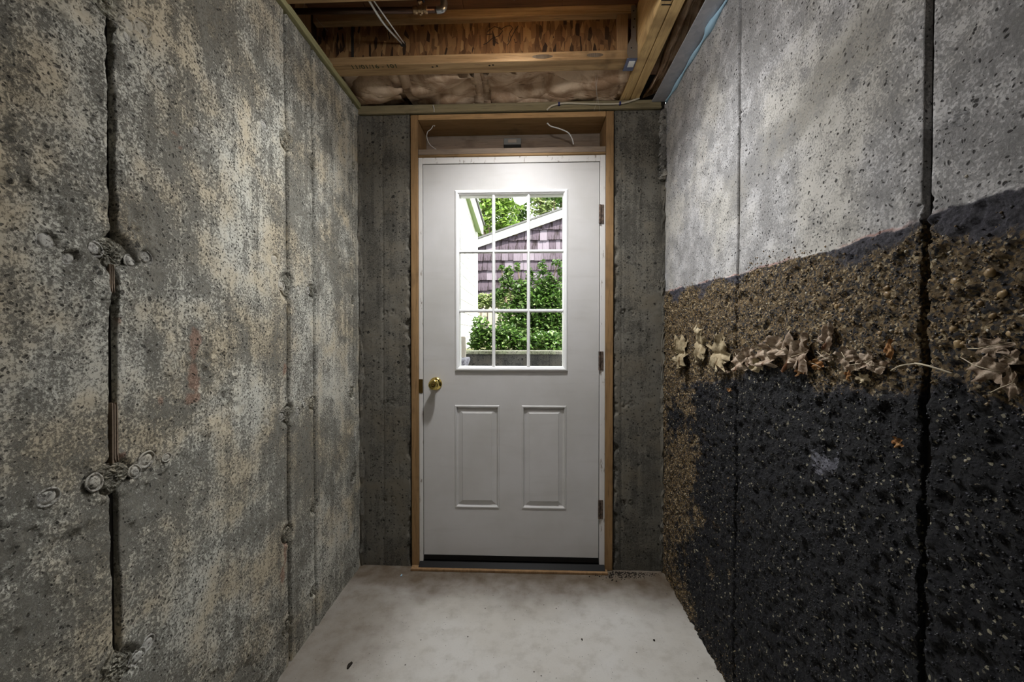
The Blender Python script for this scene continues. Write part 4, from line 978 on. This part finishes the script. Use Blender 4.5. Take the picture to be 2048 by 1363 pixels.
# cobwebs
def web(pts, lab, r=0.0004):
    mb = MB()
    for a in pts: mb.tube([Vector(q) for q in a], r, 4)
    tag(mb.build('cobweb', 'web'), lab, 'cobweb')
Yc = 2.02
web([[atY(1192, 148, 1.85), atY(1190, 165, 1.9), atY(1195, 190, 1.98), atY(1200, 224, Yc + 0.04)], [atY(1196, 150, 1.85), atY(1192, 180, 1.95), atY(1196, 205, Yc)], [atY(1188, 222, Yc + 0.04), atY(1194, 200, 2.0), atY(1193, 160, 1.9)]], 'wispy cobweb hanging from the joist in front of the stapled cable')
web([[atY(632, 37, 1.70), atY(640, 46, 1.72), atY(656, 63, 1.75)], [atY(611, 0, 1.62), atY(607, 16, 1.66), atY(604, 35, 1.70)]], 'thin cobweb strands by the plain end of the water pipe')

# ================================================================== ADDED LAMPS out of view, making up for weak window daylight
def add_fill_lamp(name, lab, p, power, color, spot=None, aim=None):
    t = thing(name, lab, 'lamp', p)
    MB().lathe(Vector(p), (0, 0, 1), [(0.055, 0.0), (0.055, 0.012), (0.03, 0.02)], 20).build('lampholder', 'enamel', t, 0, True)
    if spot: MB().lathe(Vector(p), (0, 0, 1), [(0.014, 0), (0.02, -0.02), (0.075, -0.075), (0.078, -0.075), (0.024, -0.018), (0.018, 0)], 24).build('reflector', 'enamel', t, 0, True)
    adopt(t)
    l = bpy.data.lights.new(name + '_light', 'SPOT' if spot else 'POINT'); l.energy = power; l.color = color; l.shadow_soft_size = 0.06
    if spot: l.spot_size = math.radians(spot); l.spot_blend = 1.0
    lo = bpy.data.objects.new(name + '_light', l); col.objects.link(lo); lo.location = (p[0], p[1], p[2] - 0.09); lo.parent = None
    if aim: lo.rotation_euler = (Vector(aim) - lo.location).to_track_quat('-Z', 'Y').to_euler()
    return t
add_fill_lamp('added_lamp', 'added out-of-frame white reflector lamp in the joist bay by the water pipe', (-0.05, 1.53, 2.622), SPOT, (0.97, 0.98, 1.0), 138, (-0.05, 1.30, 0.0))
add_fill_lamp('added_lamp', 'added out-of-frame fill bulb on a white lampholder under the second joist', (-0.05, 1.05, 2.385), ADDED_BULB, (0.98, 0.98, 1.0))

# ================================================================== OUTSIDE
GZ = 1.03
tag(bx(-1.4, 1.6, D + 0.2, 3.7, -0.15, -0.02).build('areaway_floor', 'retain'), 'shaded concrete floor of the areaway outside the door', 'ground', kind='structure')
gd = tag(bx(-14, 14, 3.84, 40, 0.2, GZ).build('ground', 'ground'), 'sunlit garden ground beyond the retaining wall', 'ground', kind='structure')
rw = thing('retaining_wall', 'dark shaded retaining wall with a pale mossy top with sunlight put into its colour', 'wall', (0, 3.6, 0))
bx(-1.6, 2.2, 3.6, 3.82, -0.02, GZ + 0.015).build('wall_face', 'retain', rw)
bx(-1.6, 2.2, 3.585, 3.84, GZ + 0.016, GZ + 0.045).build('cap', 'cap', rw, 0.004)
adopt(rw)
p = atY(927, 700, 3.42)
fp = thing('wood_post', 'short weathered wooden post at the left end of the retaining wall', 'post', (p.x, 3.42, 0.95))
zt, zb = atY(927, 675, 3.42).z, atY(927, 714, 3.42).z
MB().lathe((p.x - 0.005, 3.42, zb - 0.0), (0, 0, 1), [(0.026, 0), (0.028, (zt - zb) * 0.5), (0.025, zt - zb)], 10).build('shaft', 'picket', fp)
MB().lathe((p.x - 0.005, 3.42, zt + 0.0005), (0, 0, 1), [(0.027, 0), (0.012, 0.008)], 10).build('top', 'bark', fp)
adopt(fp)
a = atY(920, 714, 3.40); b = atY(939, 713, 3.5)
tag(MB().prism([(3.25, 0.9), (3.55, 0.99), (3.55, zb - 0.003), (3.25, zb - 0.01)], 0, -0.75, b.x).build('stone_block', 'stone', None, 0.01), 'pale speckled stone block under the wooden post', 'stone')
tag(bx(-1.4, -0.66, D + 0.2, 3.58, -0.02, 0.88).build('areaway_side_wall', 'stone'), 'pale stone side wall of the areaway below the post', 'wall', kind='structure')

# white house at the left
HY1 = 6.4; HX = atY(954, 560, HY1).x
hs = thing('white_house', 'bright white house wall with a sloping eave painted green-lit', 'house', (HX - 1, 5.5, GZ))
ww = MB(); ww.box(HX - 3, HX - 0.02, 3.9, HY1, GZ, 4.2); ww.build('wall', 'white_house', hs)
for i in range(20):
    z = GZ + 0.02 + i * 0.155
    MB().prism([(HX - 0.019, z), (HX - 0.010, z), (HX - 0.016, z + 0.152), (HX - 0.019, z + 0.152)], 1, 3.9, HY1 - 0.05).build('siding_board', 'white_house', hs)
bx(HX - 0.03, HX + 0.010, HY1 - 0.05, HY1 + 0.03, GZ, 4.2).build('corner_board', 'white_house', hs)
# eave: sloping rake board and soffit
e0, e1 = atY(934, 385, 5.2), atY(961, 466, HY1)
def slopebox(name, m, p, q_, wx0, wx1, h0, h1):
    mb = MB(); v = []
    for e in (p, q_):
        for dx in (wx0, wx1):
            for dz in (h0, h1): v.append((e.x + dx, e.y, e.z + dz))
    mb.v = v; mb.f = [(0, 1, 3, 2), (4, 6, 7, 5), (0, 2, 6, 4), (1, 5, 7, 3), (0, 4, 5, 1), (2, 3, 7, 6)]; return mb.build(name, m, hs)
f0 = e0 + (e0 - e1) * 0.8
slopebox('soffit', 'soffit', f0, e1, -0.10, 0.02, 0.0, 0.02)
slopebox('fascia', 'white_house', f0, e1, 0.02, 0.045, -0.02, 0.12)
slopebox('roof_edge', 'roof', f0, e1, -0.5, 0.07, 0.121, 0.15)
p = atY(941, 660, 6.35)
bx(p.x - 0.02, p.x + 0.02, 6.44, 6.48, GZ, GZ + 0.6).build('downspout', 'picket', hs)
adopt(hs)

# shingled shed
SY = 8.0
sd = thing('garden_shed', 'weathered shingled shed gable with a white sloping rake board', 'shed', (1.5, SY, GZ))
r0, r1 = atY(940, 494, SY), atY(1128, 428, SY)
slope = (r1.z - r0.z) / (r1.x - r0.x)
def roofz(x): return r0.z + slope * (x - r0.x)
xe0, xap = r0.x - 0.25, r0.x + 3.6
poly = [(xe0 + 0.2, GZ), (xap + 3.4, GZ), (xap + 3.4, roofz(xe0 + 0.2)), (xap, roofz(xap)), (xe0 + 0.2, roofz(xe0 + 0.2))]
MB().prism(poly, 1, SY + 0.03, SY + 3).build('wall', 'bark', sd)
rows = [0.0 + 0.199 * i for i in range(0, 16)]
rr = random.Random(31)
sh_me = {}
for i in range(0, 13):
    z0 = atY(1000, 580, SY).z + (i - 6) * 0.199 if False else GZ - 0.10 + i * 0.199
    x = xe0 + 0.2 - rr.uniform(0, 0.1)
    while x < atY(1160, 500, SY).x:
        w = rr.choice((0.10, 0.13, 0.15, 0.18, 0.21, 0.24)); w = round(w, 2)
        top = min(roofz(x), roofz(x + w)) - 0.02
        hgt = min(0.225, top - z0)
        if hgt > 0.05:
            key = (w, round(hgt, 2))
            if key not in sh_me:
                t_ = MB().prism([(-0.042, 0), (0.0, 0), (0.0, key[1]), (-0.006, key[1])], 0, 0.003, w - 0.003)
                me = bpy.data.meshes.new('shingle'); me.from_pydata(t_.v, [], t_.f); me.update()
                bm = bmesh.new(); bm.from_mesh(me); bmesh.ops.recalc_face_normals(bm, faces=bm.faces[:]); bm.to_mesh(me); bm.free()
                me.materials.append(M['shingle']); sh_me[key] = me
            o = bpy.data.objects.new('shingle', sh_me[key]); col.objects.link(o); o.parent = sd
            o.location = (x, SY + 0.028, z0 + rr.uniform(-0.012, 0.012))
        x += w
def rake(name, m, y0, y1, d0, d1):
    a0, a1 = xe0, xap
    return MB().prism([(a0, roofz(a0) + d0), (a1, roofz(a1) + d0), (a1, roofz(a1) + d1), (a0, roofz(a0) + d1)], 1, y0, y1).build(name, m, sd)
rake('rake_board', 'white_house', SY - 0.06, SY - 0.02, -0.07, 0.085)
rake('roof', 'roof', SY - 0.10, SY + 3, 0.086, 0.12)
adopt(sd)

# picket fence
FY = 7.0
fn = thing('picket_fence', 'weathered picket fence half hidden behind the bush', 'fence', (0, FY, GZ))
rr = random.Random(4)
for i in range(18):
    x = atY(950, 600, FY).x + i * 0.115; zt = atY(1000, 612, FY).z + rr.uniform(-0.03, 0.03)
    MB().prism([(x, GZ), (x + 0.075, GZ), (x + 0.075, zt - 0.05), (x + 0.037, zt), (x, zt - 0.05)], 1, FY, FY + 0.02).build('picket', 'picket', fn)
zr = atY(1010, 628, FY).z
bx(atY(950, 600, FY).x, atY(950, 600, FY).x + 2.1, FY + 0.021, FY + 0.06, zr - 0.04, zr + 0.04).build('rail', 'picket', fn)
bx(atY(950, 600, FY).x, atY(950, 600, FY).x + 2.1, FY + 0.021, FY + 0.06, GZ + 0.12, GZ + 0.20).build('rail', 'picket', fn)
adopt(fn)

# foliage
def foliage(name, m, blobs, size, parent, seed):
    r = np.random.RandomState(seed); C_ = []; 
    for (cx, cy, cz, rx, ry, rz, n) in blobs:
        d = r.normal(size=(n, 3)); d /= np.linalg.norm(d, axis=1)[:, None]; q = r.rand(n) ** 0.45
        k = d * q[:, None] * np.array([rx, ry, rz]); C_.append(k + np.array([cx, cy, cz]))
    C_ = np.concatenate(C_); n = len(C_)
    a = r.normal(size=(n, 3)); a[:, 2] *= 0.5; a /= np.linalg.norm(a, axis=1)[:, None]
    up = r.normal(size=(n, 3)) * 0.55 + np.array([0, -0.15, 1.0]); b = np.cross(up, a); b /= np.linalg.norm(b, axis=1)[:, None]
    nn = np.cross(a, b); s = size * r.uniform(0.6, 1.3, n)[:, None]; w = s * r.uniform(0.25, 0.38, n)[:, None]
    V = np.stack([C_ - a * s * .5, C_ - a * s * .1 + b * w + nn * w * .3, C_ + a * s * .25 + b * w * .75 + nn * w * .25, C_ + a * s * .6 - nn * s * .1, C_ + a * s * .25 - b * w * .75 + nn * w * .25, C_ - a * s * .1 - b * w + nn * w * .3], 1).reshape(-1, 3)
    F_ = (np.array([[0, 1, 2, 3], [0, 3, 4, 5]])[None] + 6 * np.arange(n)[:, None, None]).reshape(-1, 4)
    me = bpy.data.meshes.new(name); me.vertices.add(len(V)); me.vertices.foreach_set('co', V.ravel())
    me.loops.add(F_.size); me.loops.foreach_set('vertex_index', F_.ravel().astype(np.int32)); me.polygons.add(len(F_))
    me.polygons.foreach_set('loop_start', np.arange(0, F_.size, 4, dtype=np.int32)); me.polygons.foreach_set('loop_total', np.full(len(F_), 4, np.int32)); me.update(calc_edges=True)
    return tag(finish(name, me, m, parent), kind='stuff')
def plant(name, lab, cat, Y, blobs_px, size, m, seed, trunk=0.02, group=None):
    bl = []
    for x, y, rx, ry, n, dy in blobs_px:
        p = atY(x, y, Y + dy); s = (Y + dy) / FPX; bl.append((p.x, p.y, p.z, rx * s, 0.7 * (rx + ry) / 2 * s, ry * s, n))
    cx = sum(b[0] for b in bl) / len(bl)
    t = thing(name, lab, cat, (cx, Y, GZ), group)
    foliage('foliage', m, bl, size, t, seed)
    rr = random.Random(seed)
    for k, b in enumerate(bl):
        base = Vector((cx + rr.uniform(-0.1, 0.1) * (1 + trunk * 10), Y + rr.uniform(-0.05, 0.05), GZ - 0.02)); tip = Vector(b[:3])
        MB().tube(spline([base, base.lerp(tip, 0.5) + Vector((rr.uniform(-.08, .08), 0, 0.05)), tip], 5), [trunk * (1 - 0.7 * i / 10) for i in range(11)], 6).build('stem', 'bark', t, 0, True)
    adopt(t); return t
BG = 'bushes behind the retaining wall'
plant('garden_bush', 'tall dark green leafy bush in front of the shed wall', 'bush', 5.2, [(1045, 585, 26, 30, 520, 0), (1014, 565, 15, 22, 200, 0), (1090, 570, 26, 28, 380, 0), (1075, 610, 50, 40, 1500, 0), (1030, 640, 40, 40, 1100, 0), (1115, 610, 30, 50, 900, 0), (1090, 660, 50, 40, 1500, 0), (1018, 545, 9, 14, 70, 0), (1003, 535, 6, 6, 20, 0), (1125, 545, 10, 20, 80, 0), (1085, 536, 10, 16, 70, 0), (1060, 548, 8, 16, 60, 0), (1000, 590, 14, 14, 130, 0), (1115, 525, 12, 8, 40, 0), (1035, 535, 7, 10, 35, 0)], 0.055, 'leaf_bush', 1, group=BG)
plant('garden_bush', 'low bush with broad light leaves just behind the retaining wall', 'bush', 4.35, [(960, 665, 22, 38, 480, 0), (985, 680, 26, 30, 420, 0), (1015, 675, 30, 32, 520, 0), (1050, 685, 30, 28, 420, 0), (1100, 685, 40, 26, 560, 0), (950, 690, 14, 16, 120, 0)], 0.05, 'leaf_bush', 2, 0.008, group=BG)
plant('garden_bush', 'pale rounded hedge between the white house and the fence', 'bush', 7.5, [(965, 605, 22, 20, 700, 0), (995, 600, 24, 18, 600, 0), (1025, 600, 22, 18, 500, 0)], 0.06, 'leaf_pale', 3, group=BG)
TG = 'trees beyond the shed'
plant('garden_tree', 'bright green feathery tree rising behind the shed roof', 'tree', 14.0, [(985, 430, 45, 40, 900, 0), (965, 470, 30, 26, 480, 0.5), (1010, 400, 40, 36, 700, 0), (975, 385, 40, 36, 600, 0), (1020, 460, 36, 26, 420, 0), (960, 350, 50, 40, 500, 0)], 0.15, 'leaf_tree', 11, 0.12, TG)
plant('garden_tree', 'darker green tree beside the feathery tree behind the shed', 'tree', 16.0, [(1045, 410, 24, 36, 560, 0), (1060, 380, 26, 30, 380, 0), (1040, 450, 20, 22, 300, 0), (1035, 360, 40, 30, 400, 0)], 0.15, 'leaf_mid', 12, 0.12, TG)
plant('garden_tree', 'sparse pale tree behind the highest part of the shed roof', 'tree', 15.0, [(1085, 420, 26, 20, 260, 0), (1110, 405, 28, 20, 260, 0), (1080, 395, 22, 18, 160, 0)], 0.16, 'leaf_pale', 13, 0.10, TG)
plant('garden_tree', 'leafy branch tips of a dark tree against the white sky', 'tree', 13.0, [(1108, 392, 22, 10, 90, 0), (1122, 405, 12, 14, 60, 0), (1125, 380, 20, 10, 60, 0)], 0.13, 'leaf_bush', 14, 0.05, TG)
